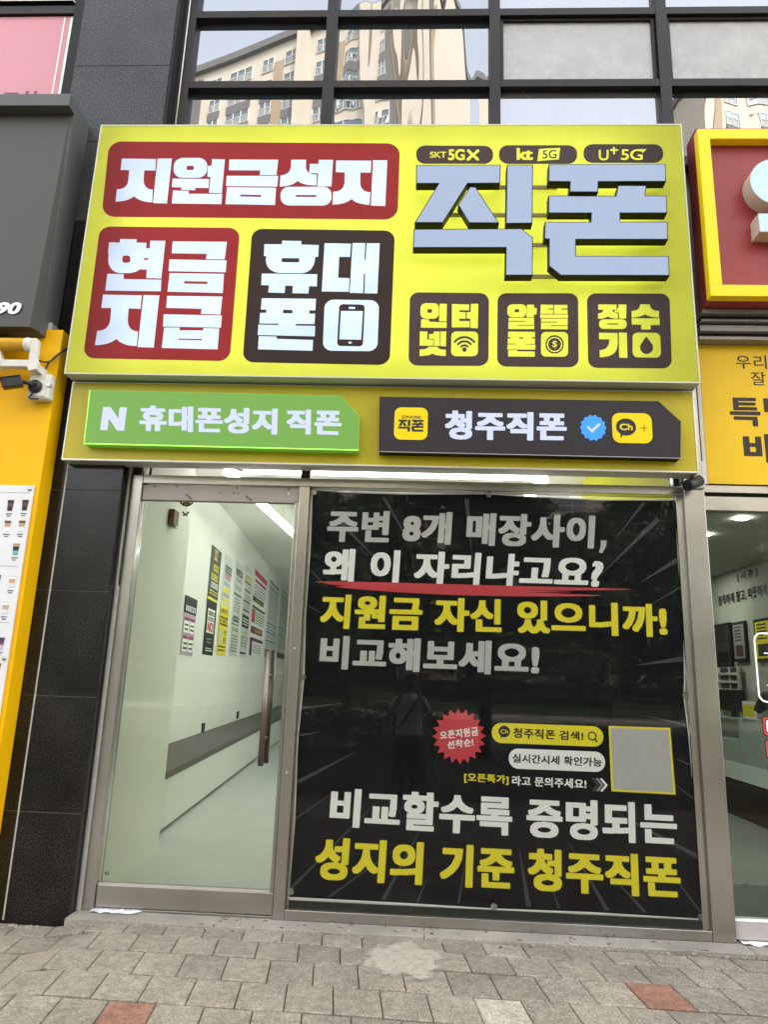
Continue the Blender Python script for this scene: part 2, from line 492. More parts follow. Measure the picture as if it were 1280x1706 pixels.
# ------------------------------------------------------------------ sign artwork, outlines in millimetres (x, z)
ART = json.loads('{"red":[[[[-2379,5271],[-2378,5290],[-2373,5308],[-2364,5325],[-2353,5340],[-2338,5352],[-2321,5361],[-2303,5367],[-2284,5368],[-286,5350],[-267,5348],[-249,5342],[-232,5333],[-217,5320],[-205,5305],[-196,5288],[-190,5270],[-188,5250],[-188,4806],[-190,4787],[-196,4769],[-205,4752],[-217,4737],[-232,4725],[-249,4716],[-267,4710],[-286,4709],[-2261,4721],[-2280,4723],[-2299,4729],[-2316,4738],[-2332,4751],[-2344,4766],[-2354,4783],[-2360,4801],[-2363,4820]]],[[[-2359,4559],[-2358,4575],[-2354,4591],[-2346,4605],[-2336,4618],[-2323,4628],[-2309,4635],[-2294,4640],[-2278,4641],[-1408,4635],[-1392,4633],[-1376,4628],[-1362,4620],[-1349,4610],[-1338,4597],[-1331,4583],[-1326,4567],[-1324,4551],[-1313,3675],[-1315,3659],[-1319,3643],[-1327,3629],[-1337,3616],[-1349,3606],[-1363,3599],[-1379,3594],[-1395,3593],[-2264,3599],[-2280,3600],[-2296,3605],[-2311,3613],[-2323,3623],[-2334,3636],[-2342,3650],[-2347,3666],[-2348,3682]]]],"black":[[[[-1235,4551],[-1234,4566],[-1230,4581],[-1223,4594],[-1213,4606],[-1201,4615],[-1188,4623],[-1173,4627],[-1158,4628],[-282,4620],[-267,4619],[-252,4614],[-239,4607],[-227,4597],[-217,4585],[-210,4571],[-206,4557],[-204,4541],[-208,3658],[-209,3643],[-214,3628],[-221,3615],[-231,3603],[-243,3593],[-256,3586],[-271,3582],[-286,3580],[-1145,3586],[-1160,3587],[-1175,3592],[-1189,3599],[-1201,3609],[-1211,3621],[-1218,3634],[-1223,3649],[-1224,3664]]]],"white":[[[[-2267,5218],[-2007,5214],[-2002,5115],[-2085,5116],[-2081,5037],[-2077,5015],[-2071,4996],[-2062,4981],[-2050,4968],[-2037,4959],[-2020,4953],[-2002,4950],[-1995,4845],[-2019,4846],[-2042,4849],[-2063,4854],[-2083,4861],[-2102,4870],[-2120,4881],[-2137,4894],[-2151,4882],[-2166,4872],[-2183,4864],[-2202,4857],[-2223,4853],[-2246,4850],[-2270,4849],[-2272,4954],[-2250,4955],[-2232,4961],[-2217,4970],[-2206,4983],[-2199,4999],[-2196,5019],[-2196,5042],[-2199,5118],[-2265,5119]]],[[[-1996,5218],[-1887,5219],[-1884,4835],[-1988,4838]]],[[[-1866,5155],[-1865,5168],[-1862,5181],[-1857,5193],[-1849,5204],[-1839,5212],[-1827,5219],[-1815,5223],[-1801,5224],[-1686,5224],[-1673,5223],[-1660,5219],[-1647,5212],[-1637,5204],[-1627,5193],[-1620,5181],[-1616,5168],[-1614,5155],[-1612,5122],[-1613,5109],[-1616,5096],[-1622,5084],[-1630,5073],[-1640,5065],[-1652,5058],[-1664,5054],[-1678,5053],[-1790,5053],[-1803,5054],[-1817,5058],[-1829,5064],[-1840,5073],[-1849,5083],[-1857,5095],[-1861,5108],[-1864,5122]],[[-1768,5144],[-1768,5146],[-1767,5148],[-1766,5151],[-1765,5153],[-1763,5154],[-1761,5155],[-1758,5156],[-1756,5156],[-1727,5156],[-1724,5156],[-1722,5155],[-1719,5154],[-1717,5153],[-1716,5151],[-1714,5149],[-1713,5146],[-1713,5144],[-1713,5133],[-1713,5130],[-1713,5128],[-1714,5125],[-1716,5123],[-1718,5122],[-1720,5121],[-1722,5120],[-1725,5120],[-1754,5120],[-1757,5120],[-1759,5121],[-1761,5122],[-1763,5123],[-1765,5125],[-1766,5128],[-1767,5130],[-1768,5132]]],[[[-1582,5215],[-1486,5211],[-1484,4923],[-1580,4927],[-1580,5059],[-1604,5063],[-1609,5156],[-1582,5158]]],[[[-1864,5046],[-1589,5043],[-1587,4966],[-1685,4968],[-1685,4947],[-1789,4951],[-1789,4971],[-1861,4973]]],[[[-1850,4945],[-1732,4941],[-1731,4917],[-1481,4917],[-1479,4831],[-1848,4835]]],[[[-1452,5211],[-1086,5209],[-1091,5077],[-1216,5078],[-1212,5117],[-1450,5118]]],[[[-1461,5071],[-1077,5071],[-1079,4980],[-1458,4983]]],[[[-1450,4974],[-1086,4970],[-1084,4826],[-1449,4831]],[[-1346,4912],[-1191,4910],[-1192,4892],[-1346,4895]]],[[[-989,5209],[-879,5209],[-876,5144],[-873,5128],[-866,5114],[-857,5103],[-845,5094],[-830,5088],[-812,5083],[-791,5082],[-790,4991],[-816,4991],[-840,4993],[-863,4997],[-883,5002],[-901,5009],[-917,5017],[-931,5028],[-943,5016],[-958,5005],[-974,4997],[-993,4990],[-1013,4985],[-1036,4981],[-1060,4980],[-1060,5075],[-1041,5078],[-1024,5084],[-1011,5093],[-1000,5104],[-993,5118],[-989,5135],[-988,5154]]],[[[-784,5209],[-678,5208],[-679,4983],[-783,4983],[-781,5092],[-849,5097],[-848,5173],[-784,5173]]],[[[-1049,4913],[-1048,4926],[-1045,4938],[-1040,4949],[-1033,4959],[-1023,4967],[-1013,4973],[-1001,4977],[-988,4978],[-741,4979],[-729,4978],[-716,4974],[-705,4968],[-695,4960],[-687,4950],[-681,4939],[-677,4927],[-675,4914],[-674,4887],[-675,4874],[-679,4862],[-685,4851],[-692,4841],[-702,4833],[-713,4827],[-725,4823],[-738,4822],[-978,4822],[-990,4824],[-1003,4827],[-1014,4833],[-1025,4841],[-1033,4851],[-1040,4862],[-1045,4875],[-1047,4887]],[[-939,4903],[-939,4905],[-938,4906],[-938,4907],[-937,4908],[-936,4909],[-935,4910],[-933,4910],[-932,4910],[-792,4910],[-790,4910],[-789,4909],[-788,4909],[-787,4908],[-786,4907],[-785,4906],[-785,4904],[-784,4903],[-784,4900],[-785,4898],[-785,4897],[-786,4896],[-786,4895],[-788,4894],[-789,4893],[-790,4893],[-792,4893],[-931,4894],[-932,4894],[-934,4895],[-935,4895],[-936,4896],[-937,4897],[-938,4899],[-938,4900],[-939,4901]]],[[[-655,5203],[-396,5201],[-396,5099],[-472,5100],[-469,5010],[-466,4991],[-461,4975],[-452,4961],[-441,4950],[-428,4942],[-411,4937],[-392,4935],[-394,4829],[-422,4832],[-446,4836],[-468,4842],[-487,4849],[-504,4858],[-517,4868],[-528,4879],[-540,4866],[-554,4856],[-571,4847],[-591,4840],[-612,4835],[-637,4832],[-664,4831],[-663,4938],[-643,4940],[-626,4944],[-612,4951],[-601,4962],[-592,4975],[-587,4991],[-584,5010],[-587,5101],[-653,5103]]],[[[-383,5205],[-278,5205],[-280,4821],[-384,4823]]],[[[-2197,4539],[-2074,4537],[-2074,4510],[-2000,4508],[-1997,4464],[-1970,4464],[-1973,4526],[-1862,4526],[-1860,4222],[-1969,4225],[-1972,4292],[-2023,4294],[-2033,4286],[-2044,4279],[-2055,4274],[-2067,4269],[-2079,4266],[-2092,4264],[-2106,4263],[-2173,4263],[-2194,4270],[-2213,4279],[-2229,4292],[-2242,4309],[-2253,4328],[-2261,4350],[-2265,4376],[-2267,4421],[-2273,4422],[-2275,4510],[-2196,4509]],[[-2162,4385],[-2162,4389],[-2161,4393],[-2160,4396],[-2158,4399],[-2155,4401],[-2152,4403],[-2148,4404],[-2145,4404],[-2124,4403],[-2120,4403],[-2117,4402],[-2113,4400],[-2110,4397],[-2108,4394],[-2106,4391],[-2104,4387],[-2104,4384],[-2102,4365],[-2102,4361],[-2103,4358],[-2105,4354],[-2107,4351],[-2110,4349],[-2113,4347],[-2117,4346],[-2120,4346],[-2139,4345],[-2143,4346],[-2147,4347],[-2150,4349],[-2153,4351],[-2156,4354],[-2158,4357],[-2160,4361],[-2160,4364]],[[-2005,4385],[-1971,4384],[-1971,4370],[-2003,4371]]],[[[-2256,4256],[-2136,4255],[-2134,4215],[-1858,4213],[-1853,4121],[-2255,4123]]],[[[-1808,4522],[-1411,4521],[-1416,4379],[-1552,4380],[-1549,4422],[-1806,4425]]],[[[-1816,4376],[-1401,4370],[-1400,4276],[-1814,4281]]],[[[-1804,4266],[-1411,4263],[-1406,4112],[-1803,4119]],[[-1692,4203],[-1523,4200],[-1523,4182],[-1690,4184]]],[[[-2267,4091],[-1986,4088],[-1983,3983],[-2068,3985],[-2065,3901],[-2061,3876],[-2054,3856],[-2045,3839],[-2033,3826],[-2018,3817],[-2001,3811],[-1981,3809],[-1977,3698],[-2004,3698],[-2029,3701],[-2053,3706],[-2074,3714],[-2094,3723],[-2112,3735],[-2128,3749],[-2144,3736],[-2161,3725],[-2180,3716],[-2201,3709],[-2223,3704],[-2248,3701],[-2275,3700],[-2273,3809],[-2250,3811],[-2230,3817],[-2214,3827],[-2203,3841],[-2195,3858],[-2190,3879],[-2190,3904],[-2194,3986],[-2266,3986]]],[[[-1974,4091],[-1859,4089],[-1855,3687],[-1970,3689]]],[[[-1802,4086],[-1406,4085],[-1409,3945],[-1548,3949],[-1545,3988],[-1800,3992]]],[[[-1812,3942],[-1397,3938],[-1396,3844],[-1808,3848]]],[[[-1798,3841],[-1687,3841],[-1687,3821],[-1520,3822],[-1519,3839],[-1407,3838],[-1405,3680],[-1799,3685]],[[-1686,3758],[-1520,3757],[-1520,3746],[-1686,3748]]],[[[-1011,4533],[-872,4531],[-872,4502],[-745,4499],[-744,4405],[-766,4404],[-767,4368],[-772,4344],[-780,4324],[-790,4306],[-804,4293],[-820,4283],[-839,4276],[-860,4273],[-1014,4274],[-1039,4279],[-1060,4287],[-1078,4298],[-1093,4312],[-1105,4330],[-1113,4351],[-1118,4376],[-1117,4407],[-1135,4408],[-1138,4503],[-1011,4504]],[[-1006,4379],[-1005,4382],[-1005,4384],[-1003,4387],[-1002,4389],[-1000,4390],[-997,4392],[-995,4392],[-992,4393],[-890,4392],[-888,4392],[-885,4391],[-883,4389],[-881,4388],[-879,4386],[-878,4383],[-877,4381],[-877,4378],[-877,4373],[-877,4370],[-878,4368],[-879,4365],[-881,4363],[-883,4362],[-885,4360],[-888,4360],[-890,4359],[-992,4360],[-994,4361],[-997,4361],[-999,4363],[-1002,4364],[-1003,4366],[-1005,4369],[-1005,4371],[-1006,4374]]],[[[-1139,4268],[-743,4266],[-741,4171],[-796,4172],[-797,4115],[-911,4116],[-911,4174],[-965,4174],[-966,4117],[-1082,4120],[-1081,4175],[-1137,4178]]],[[[-704,4515],[-515,4512],[-516,4406],[-594,4406],[-594,4240],[-514,4237],[-512,4131],[-704,4132]]],[[[-504,4517],[-413,4518],[-412,4384],[-404,4383],[-403,4517],[-309,4517],[-312,4120],[-402,4120],[-404,4273],[-413,4273],[-411,4121],[-506,4123]]],[[[-1125,4075],[-742,4074],[-741,3985],[-782,3985],[-783,3959],[-741,3959],[-741,3880],[-872,3879],[-872,3867],[-735,3866],[-734,3787],[-1133,3792],[-1134,3871],[-994,3870],[-993,3880],[-1128,3880],[-1128,3961],[-1086,3962],[-1086,3987],[-1125,3987]],[[-967,3988],[-901,3986],[-901,3960],[-967,3960]]],[[[-1124,3784],[-998,3782],[-999,3765],[-744,3760],[-743,3679],[-1123,3684]]],[[[-678,4005],[-677,4017],[-673,4029],[-667,4040],[-659,4050],[-650,4058],[-639,4064],[-627,4068],[-614,4069],[-361,4068],[-348,4067],[-336,4063],[-325,4057],[-316,4049],[-308,4040],[-302,4029],[-298,4017],[-297,4004],[-296,3746],[-297,3733],[-300,3721],[-306,3710],[-314,3700],[-324,3692],[-335,3686],[-347,3683],[-359,3681],[-609,3681],[-622,3682],[-634,3686],[-645,3692],[-655,3700],[-663,3709],[-669,3720],[-673,3732],[-674,3745]],[[-575,4010],[-574,4015],[-573,4019],[-570,4024],[-567,4027],[-563,4030],[-559,4033],[-554,4034],[-550,4035],[-421,4033],[-416,4033],[-412,4031],[-407,4029],[-404,4026],[-400,4022],[-398,4018],[-397,4013],[-396,4008],[-397,3741],[-397,3736],[-399,3731],[-401,3727],[-404,3723],[-408,3720],[-412,3718],[-417,3717],[-421,3716],[-551,3717],[-556,3718],[-560,3719],[-565,3721],[-568,3725],[-571,3728],[-574,3733],[-575,3737],[-576,3742]]],[[[-561,3983],[-408,3983],[-411,3766],[-562,3767]]],[[[-509,4008],[-508,4009],[-508,4011],[-507,4012],[-507,4013],[-506,4014],[-504,4014],[-503,4015],[-502,4015],[-470,4015],[-468,4015],[-467,4014],[-466,4013],[-465,4013],[-464,4011],[-463,4010],[-463,4009],[-462,4008],[-462,4006],[-462,4005],[-463,4003],[-463,4002],[-464,4001],[-465,4000],[-466,4000],[-468,3999],[-469,3999],[-501,3999],[-502,4000],[-504,4000],[-505,4001],[-506,4002],[-507,4003],[-508,4004],[-508,4005],[-508,4007]]],[[[-498,3746],[-498,3747],[-498,3748],[-498,3748],[-497,3749],[-497,3749],[-496,3749],[-496,3750],[-495,3750],[-479,3750],[-479,3750],[-478,3750],[-477,3749],[-477,3749],[-476,3748],[-476,3748],[-476,3747],[-476,3747],[-475,3739],[-475,3739],[-476,3738],[-476,3737],[-476,3737],[-477,3736],[-477,3736],[-478,3736],[-479,3736],[-494,3736],[-495,3736],[-496,3736],[-496,3736],[-497,3737],[-497,3737],[-498,3738],[-498,3738],[-498,3739]]]],"box":[[[[-84,4068],[-83,4081],[-79,4093],[-73,4104],[-65,4113],[-56,4121],[-45,4127],[-33,4131],[-20,4132],[401,4131],[414,4129],[426,4126],[437,4120],[447,4112],[454,4102],[460,4091],[464,4079],[465,4066],[462,3648],[461,3635],[457,3623],[451,3612],[443,3603],[433,3595],[422,3589],[410,3585],[398,3583],[-16,3579],[-29,3581],[-41,3584],[-52,3590],[-62,3598],[-70,3607],[-76,3618],[-79,3630],[-81,3643]]],[[[524,4069],[526,4081],[529,4093],[535,4104],[543,4114],[553,4121],[564,4127],[576,4131],[588,4132],[1016,4136],[1028,4135],[1040,4132],[1050,4126],[1060,4118],[1067,4109],[1073,4098],[1076,4086],[1077,4074],[1067,3646],[1066,3634],[1062,3622],[1056,3611],[1048,3602],[1038,3594],[1027,3588],[1015,3584],[1002,3583],[583,3581],[570,3582],[559,3586],[548,3592],[538,3600],[530,3609],[525,3620],[521,3632],[520,3644]]],[[[1137,4074],[1139,4086],[1143,4098],[1148,4109],[1156,4118],[1166,4126],[1177,4132],[1189,4136],[1201,4137],[1637,4140],[1649,4139],[1661,4136],[1672,4130],[1681,4122],[1688,4113],[1694,4102],[1697,4091],[1698,4078],[1685,3647],[1683,3635],[1679,3623],[1673,3613],[1665,3603],[1656,3595],[1645,3589],[1633,3586],[1621,3584],[1191,3581],[1179,3582],[1167,3585],[1157,3591],[1147,3599],[1140,3608],[1134,3619],[1131,3630],[1130,3643]]]],"pill":[[[[-67,5265],[-66,5278],[-62,5291],[-56,5302],[-48,5312],[-38,5321],[-27,5327],[-14,5330],[-1,5332],[429,5329],[442,5328],[454,5324],[466,5318],[476,5310],[484,5299],[490,5288],[494,5275],[496,5262],[495,5242],[494,5229],[490,5216],[484,5205],[476,5195],[466,5186],[454,5180],[442,5176],[429,5175],[2,5175],[-11,5176],[-23,5180],[-35,5186],[-45,5194],[-54,5204],[-60,5216],[-64,5228],[-66,5241]]],[[[539,5265],[540,5279],[544,5292],[550,5304],[559,5314],[570,5323],[582,5329],[595,5333],[608,5334],[1037,5334],[1050,5333],[1063,5329],[1075,5323],[1085,5314],[1094,5304],[1100,5292],[1103,5279],[1104,5265],[1103,5244],[1102,5231],[1097,5218],[1091,5206],[1082,5195],[1071,5187],[1059,5180],[1046,5176],[1032,5175],[608,5174],[594,5176],[581,5180],[569,5186],[559,5195],[550,5205],[544,5217],[540,5230],[538,5244]]],[[[1150,5274],[1152,5288],[1156,5300],[1163,5312],[1171,5323],[1182,5331],[1194,5337],[1207,5341],[1221,5343],[1655,5342],[1669,5341],[1681,5337],[1693,5331],[1703,5322],[1710,5312],[1716,5300],[1719,5287],[1720,5274],[1719,5252],[1717,5239],[1712,5226],[1705,5214],[1696,5204],[1685,5195],[1673,5189],[1660,5185],[1646,5184],[1216,5183],[1202,5185],[1190,5189],[1178,5195],[1168,5203],[1160,5214],[1154,5226],[1150,5238],[1149,5252]]]],"yellow":[[[[-7,4011],[-6,4018],[-4,4025],[-1,4032],[4,4037],[10,4042],[16,4046],[23,4048],[30,4049],[84,4049],[91,4049],[98,4047],[105,4043],[110,4039],[115,4033],[118,4026],[120,4019],[121,4012],[120,3969],[119,3961],[117,3954],[113,3948],[108,3942],[102,3937],[96,3934],[89,3932],[81,3931],[31,3931],[23,3931],[16,3933],[10,3937],[4,3941],[0,3947],[-4,3954],[-6,3961],[-7,3968]],[[41,3997],[42,3998],[42,4000],[43,4001],[44,4002],[45,4003],[46,4004],[48,4004],[49,4004],[66,4004],[67,4004],[68,4004],[70,4003],[71,4002],[72,4001],[72,4000],[73,3998],[73,3997],[72,3982],[72,3981],[72,3979],[71,3978],[70,3977],[69,3976],[67,3975],[66,3975],[65,3975],[48,3975],[47,3975],[45,3975],[44,3976],[43,3977],[42,3978],[41,3979],[41,3980],[41,3982]]],[[[125,4046],[175,4045],[174,3911],[123,3913]]],[[[-1,3926],[54,3925],[52,3909],[176,3904],[175,3862],[-2,3862]]],[[[210,4044],[329,4042],[328,3998],[261,3998],[262,3984],[305,3983],[304,3933],[261,3933],[261,3917],[334,3916],[333,3869],[210,3867]]],[[[341,4047],[392,4048],[389,3863],[338,3864],[338,3934],[312,3935],[312,3984],[339,3986]]],[[[-8,3834],[44,3834],[44,3774],[86,3772],[84,3728],[-8,3727]]],[[[88,3835],[129,3835],[130,3727],[90,3727],[90,3776],[55,3778],[56,3816],[87,3817]]],[[[134,3836],[174,3837],[172,3724],[134,3726]]],[[[52,3720],[115,3721],[117,3716],[121,3711],[127,3707],[135,3703],[146,3701],[158,3700],[173,3699],[172,3653],[155,3653],[139,3654],[124,3656],[111,3658],[100,3661],[91,3665],[83,3670],[76,3665],[66,3661],[55,3657],[42,3655],[28,3653],[12,3651],[-6,3651],[-6,3699],[9,3700],[21,3701],[32,3703],[40,3707],[46,3710],[50,3715],[52,3720]]],[[[209,3804],[209,3810],[211,3817],[215,3822],[219,3827],[224,3831],[230,3835],[236,3836],[242,3837],[359,3838],[366,3837],[372,3835],[378,3832],[383,3828],[387,3823],[390,3817],[391,3811],[392,3805],[390,3687],[389,3681],[387,3675],[384,3669],[380,3664],[375,3660],[369,3657],[363,3655],[356,3654],[241,3653],[234,3654],[228,3656],[222,3659],[217,3663],[213,3668],[210,3674],[208,3680],[208,3686]],[[314,3702],[314,3699],[312,3695],[311,3692],[308,3689],[305,3687],[302,3686],[299,3686],[295,3686],[292,3687],[289,3689],[287,3692],[285,3695],[284,3698],[283,3702],[284,3706],[285,3709],[286,3713],[289,3715],[292,3717],[295,3719],[298,3719],[302,3719],[305,3718],[308,3716],[311,3713],[312,3710],[314,3706]],[[272,3730],[276,3733],[280,3736],[284,3739],[289,3741],[293,3742],[298,3742],[303,3742],[308,3741],[313,3739],[317,3737],[321,3734],[325,3730],[327,3727],[327,3723],[325,3719],[321,3717],[318,3717],[314,3719],[312,3721],[310,3723],[307,3724],[304,3726],[301,3726],[298,3726],[295,3726],[293,3725],[290,3724],[287,3723],[285,3721],[283,3719],[279,3717],[276,3716],[272,3718],[270,3722],[270,3726]],[[249,3746],[256,3754],[263,3760],[271,3765],[280,3769],[289,3771],[298,3772],[307,3771],[316,3769],[325,3766],[333,3761],[341,3755],[347,3748],[349,3744],[348,3740],[346,3736],[343,3735],[339,3735],[336,3737],[331,3743],[325,3747],[319,3751],[312,3754],[305,3755],[298,3756],[291,3755],[284,3753],[277,3751],[271,3747],[266,3742],[261,3736],[258,3734],[254,3733],[250,3735],[248,3738],[248,3743]],[[226,3763],[235,3774],[246,3784],[258,3792],[270,3798],[284,3801],[298,3803],[312,3802],[325,3798],[338,3793],[350,3785],[361,3776],[370,3765],[372,3761],[371,3757],[369,3754],[366,3752],[362,3752],[359,3755],[351,3764],[342,3772],[332,3778],[321,3783],[310,3786],[298,3787],[286,3785],[275,3782],[264,3777],[254,3771],[245,3763],[237,3753],[234,3751],[231,3750],[227,3752],[225,3755],[224,3759]]],[[[592,4013],[593,4020],[595,4026],[598,4032],[602,4037],[607,4041],[613,4044],[620,4046],[626,4047],[690,4048],[696,4047],[702,4045],[708,4042],[713,4038],[717,4033],[720,4028],[721,4021],[722,4015],[721,3983],[720,3977],[718,3970],[714,3965],[710,3960],[705,3955],[699,3952],[693,3950],[686,3950],[624,3949],[618,3950],[611,3952],[606,3955],[601,3959],[597,3964],[594,3970],[592,3976],[591,3982]],[[641,4004],[641,4005],[642,4007],[642,4008],[643,4009],[644,4009],[645,4010],[646,4010],[647,4010],[666,4010],[668,4010],[669,4010],[670,4010],[671,4009],[671,4008],[672,4007],[672,4006],[672,4005],[672,3993],[672,3992],[672,3990],[671,3989],[670,3989],[669,3988],[668,3987],[667,3987],[666,3987],[647,3987],[646,3987],[645,3987],[644,3987],[643,3988],[642,3989],[642,3990],[641,3991],[641,3992]]],[[[727,4045],[774,4045],[775,4021],[793,4020],[790,3971],[773,3972],[772,3950],[722,3950]]],[[[600,3944],[773,3946],[772,3892],[660,3891],[660,3886],[774,3887],[773,3861],[597,3859],[598,3915],[712,3916],[712,3922],[599,3921]]],[[[820,4047],[908,4046],[905,4017],[874,4017],[874,4010],[907,4009],[904,3977],[817,3977]]],[[[913,4046],[1003,4047],[1002,4020],[963,4019],[962,4011],[1003,4011],[1001,3978],[910,3977]]],[[[815,3972],[1005,3974],[1003,3946],[816,3945]]],[[[822,3940],[1002,3942],[1000,3892],[886,3891],[886,3886],[1000,3887],[1000,3862],[818,3862],[820,3912],[931,3913],[931,3918],[820,3918]]],[[[596,3841],[779,3841],[776,3800],[758,3800],[758,3790],[778,3790],[776,3752],[715,3750],[715,3746],[780,3746],[778,3709],[589,3708],[591,3745],[655,3746],[655,3750],[592,3750],[593,3788],[613,3790],[613,3798],[594,3799]],[[670,3799],[699,3798],[699,3789],[670,3789]]],[[[595,3703],[656,3703],[655,3695],[774,3695],[774,3657],[595,3656]]],[[[819,3809],[820,3815],[822,3822],[825,3827],[829,3832],[834,3836],[840,3839],[846,3841],[853,3842],[969,3842],[976,3842],[982,3840],[987,3837],[992,3833],[996,3828],[999,3822],[1001,3816],[1001,3810],[998,3693],[997,3686],[995,3680],[992,3675],[988,3670],[983,3665],[977,3662],[971,3660],[964,3660],[848,3659],[842,3660],[836,3661],[830,3664],[825,3669],[821,3673],[818,3679],[817,3685],[816,3692]],[[971,3750],[969,3735],[964,3720],[957,3707],[947,3696],[935,3688],[921,3683],[908,3681],[894,3682],[881,3687],[869,3695],[859,3706],[852,3719],[848,3733],[847,3748],[848,3764],[853,3778],[861,3791],[871,3802],[883,3811],[897,3816],[910,3818],[924,3816],[937,3812],[949,3803],[959,3793],[966,3780],[970,3765]]],[[[960,3750],[959,3737],[955,3725],[948,3715],[940,3705],[930,3699],[919,3694],[908,3693],[896,3694],[886,3698],[876,3705],[868,3713],[862,3724],[859,3736],[857,3748],[859,3761],[863,3773],[869,3784],[878,3793],[888,3800],[899,3804],[910,3806],[922,3805],[932,3801],[942,3794],[950,3785],[956,3774],[959,3762]],[[952,3750],[951,3739],[948,3729],[942,3720],[935,3712],[927,3706],[918,3703],[908,3701],[898,3702],[889,3706],[881,3711],[874,3719],[869,3728],[866,3738],[865,3749],[867,3759],[870,3769],[876,3779],[883,3786],[891,3792],[900,3796],[910,3797],[920,3796],[929,3793],[937,3787],[944,3780],[949,3771],[952,3760]]],[[[1213,4053],[1337,4053],[1334,4013],[1306,4013],[1307,4006],[1310,4000],[1314,3996],[1319,3992],[1325,3989],[1333,3987],[1341,3986],[1341,3947],[1329,3947],[1317,3948],[1307,3950],[1297,3952],[1289,3955],[1281,3959],[1275,3963],[1268,3958],[1260,3954],[1251,3951],[1242,3948],[1231,3946],[1219,3945],[1207,3944],[1210,3986],[1218,3987],[1226,3988],[1233,3991],[1238,3995],[1242,4000],[1245,4006],[1246,4012],[1211,4013]]],[[[1349,4054],[1404,4054],[1397,3948],[1349,3948],[1350,3992],[1321,3994],[1323,4009],[1339,4009],[1339,4025],[1348,4025]]],[[[1213,3909],[1214,3915],[1216,3921],[1219,3926],[1223,3931],[1228,3935],[1233,3938],[1239,3939],[1245,3940],[1371,3942],[1377,3941],[1382,3939],[1387,3937],[1392,3933],[1395,3928],[1397,3923],[1399,3917],[1399,3911],[1398,3900],[1397,3894],[1395,3888],[1392,3883],[1387,3878],[1383,3874],[1377,3872],[1371,3870],[1365,3869],[1242,3869],[1237,3869],[1231,3871],[1226,3874],[1221,3878],[1218,3882],[1215,3887],[1213,3893],[1213,3899]],[[1269,3908],[1269,3909],[1269,3909],[1270,3909],[1270,3910],[1270,3910],[1271,3910],[1271,3910],[1271,3910],[1340,3911],[1341,3911],[1341,3911],[1342,3911],[1342,3911],[1342,3910],[1342,3910],[1342,3910],[1342,3909],[1342,3904],[1342,3903],[1342,3903],[1342,3903],[1342,3902],[1341,3902],[1341,3902],[1340,3902],[1340,3902],[1271,3902],[1271,3902],[1270,3902],[1270,3902],[1270,3902],[1269,3902],[1269,3903],[1269,3903],[1269,3904]]],[[[1497,4057],[1561,4057],[1563,4043],[1567,4032],[1574,4023],[1582,4016],[1593,4011],[1606,4008],[1622,4007],[1618,3958],[1601,3959],[1585,3961],[1570,3963],[1557,3967],[1545,3971],[1535,3976],[1526,3982],[1517,3976],[1507,3971],[1495,3966],[1482,3963],[1467,3960],[1451,3958],[1434,3957],[1437,4006],[1452,4007],[1465,4011],[1476,4016],[1484,4023],[1491,4033],[1495,4044],[1497,4057]]],[[[1434,3951],[1622,3952],[1620,3903],[1559,3901],[1557,3868],[1495,3868],[1496,3904],[1434,3904]]],[[[1210,3840],[1334,3840],[1332,3757],[1328,3731],[1320,3710],[1307,3692],[1289,3678],[1267,3668],[1241,3662],[1209,3659],[1209,3711],[1226,3713],[1241,3718],[1254,3726],[1263,3738],[1271,3753],[1276,3770],[1278,3791],[1209,3792]]],[[[1343,3843],[1397,3842],[1393,3657],[1338,3658]]],[[[1434,3808],[1435,3815],[1437,3822],[1441,3828],[1445,3834],[1451,3838],[1457,3841],[1464,3844],[1471,3844],[1584,3844],[1591,3844],[1598,3841],[1604,3838],[1609,3834],[1614,3828],[1617,3822],[1619,3815],[1619,3808],[1617,3698],[1616,3691],[1613,3684],[1610,3678],[1605,3673],[1600,3668],[1594,3665],[1587,3663],[1580,3662],[1464,3662],[1457,3662],[1450,3664],[1444,3668],[1439,3672],[1435,3678],[1432,3684],[1430,3691],[1429,3698]],[[1525,3817],[1565,3757],[1567,3745],[1567,3733],[1565,3721],[1559,3710],[1552,3701],[1543,3694],[1532,3689],[1521,3687],[1511,3689],[1501,3693],[1492,3700],[1486,3709],[1482,3720],[1480,3732],[1481,3744],[1485,3755]]],[[[307,5298],[322,5298],[350,5263],[380,5298],[395,5296],[395,5280],[363,5251],[395,5214],[392,5204],[377,5204],[349,5236],[320,5203],[304,5205],[304,5219],[332,5251],[305,5282]]],[[[829,5301],[898,5307],[983,5311],[971,5213],[896,5207],[815,5199]]],[[[1343,5301],[1361,5301],[1363,5320],[1375,5320],[1376,5301],[1400,5300],[1398,5286],[1376,5285],[1375,5256],[1363,5256],[1362,5284],[1343,5285]]],[[[1549,5300],[1605,5302],[1574,5268]]]],"raised_a":[[[[-63,5078],[538,5082],[533,4928],[305,4925],[135,4609],[-63,4608],[98,4924],[-61,4924]]],[[[320,4899],[360,4899],[525,4609],[316,4608],[238,4753]]],[[[581,5082],[766,5082],[755,4608],[571,4605]]],[[[-69,4559],[681,4567],[757,4497],[751,4205],[565,4203],[570,4416],[-70,4411]]]],"raised_b":[[[[876,5086],[1692,5090],[1686,4945],[1219,4942],[1214,4858],[1016,4859],[1020,4941],[871,4943]]],[[[1352,4914],[1550,4914],[1538,4832],[1684,4832],[1680,4693],[1360,4691],[1358,4624],[1678,4626],[1674,4487],[1051,4483],[1047,4358],[1673,4361],[1668,4211],[939,4206],[861,4277],[865,4484],[833,4485],[840,4621],[1154,4623],[1159,4690],[866,4689],[869,4830],[1334,4829]]]]}')
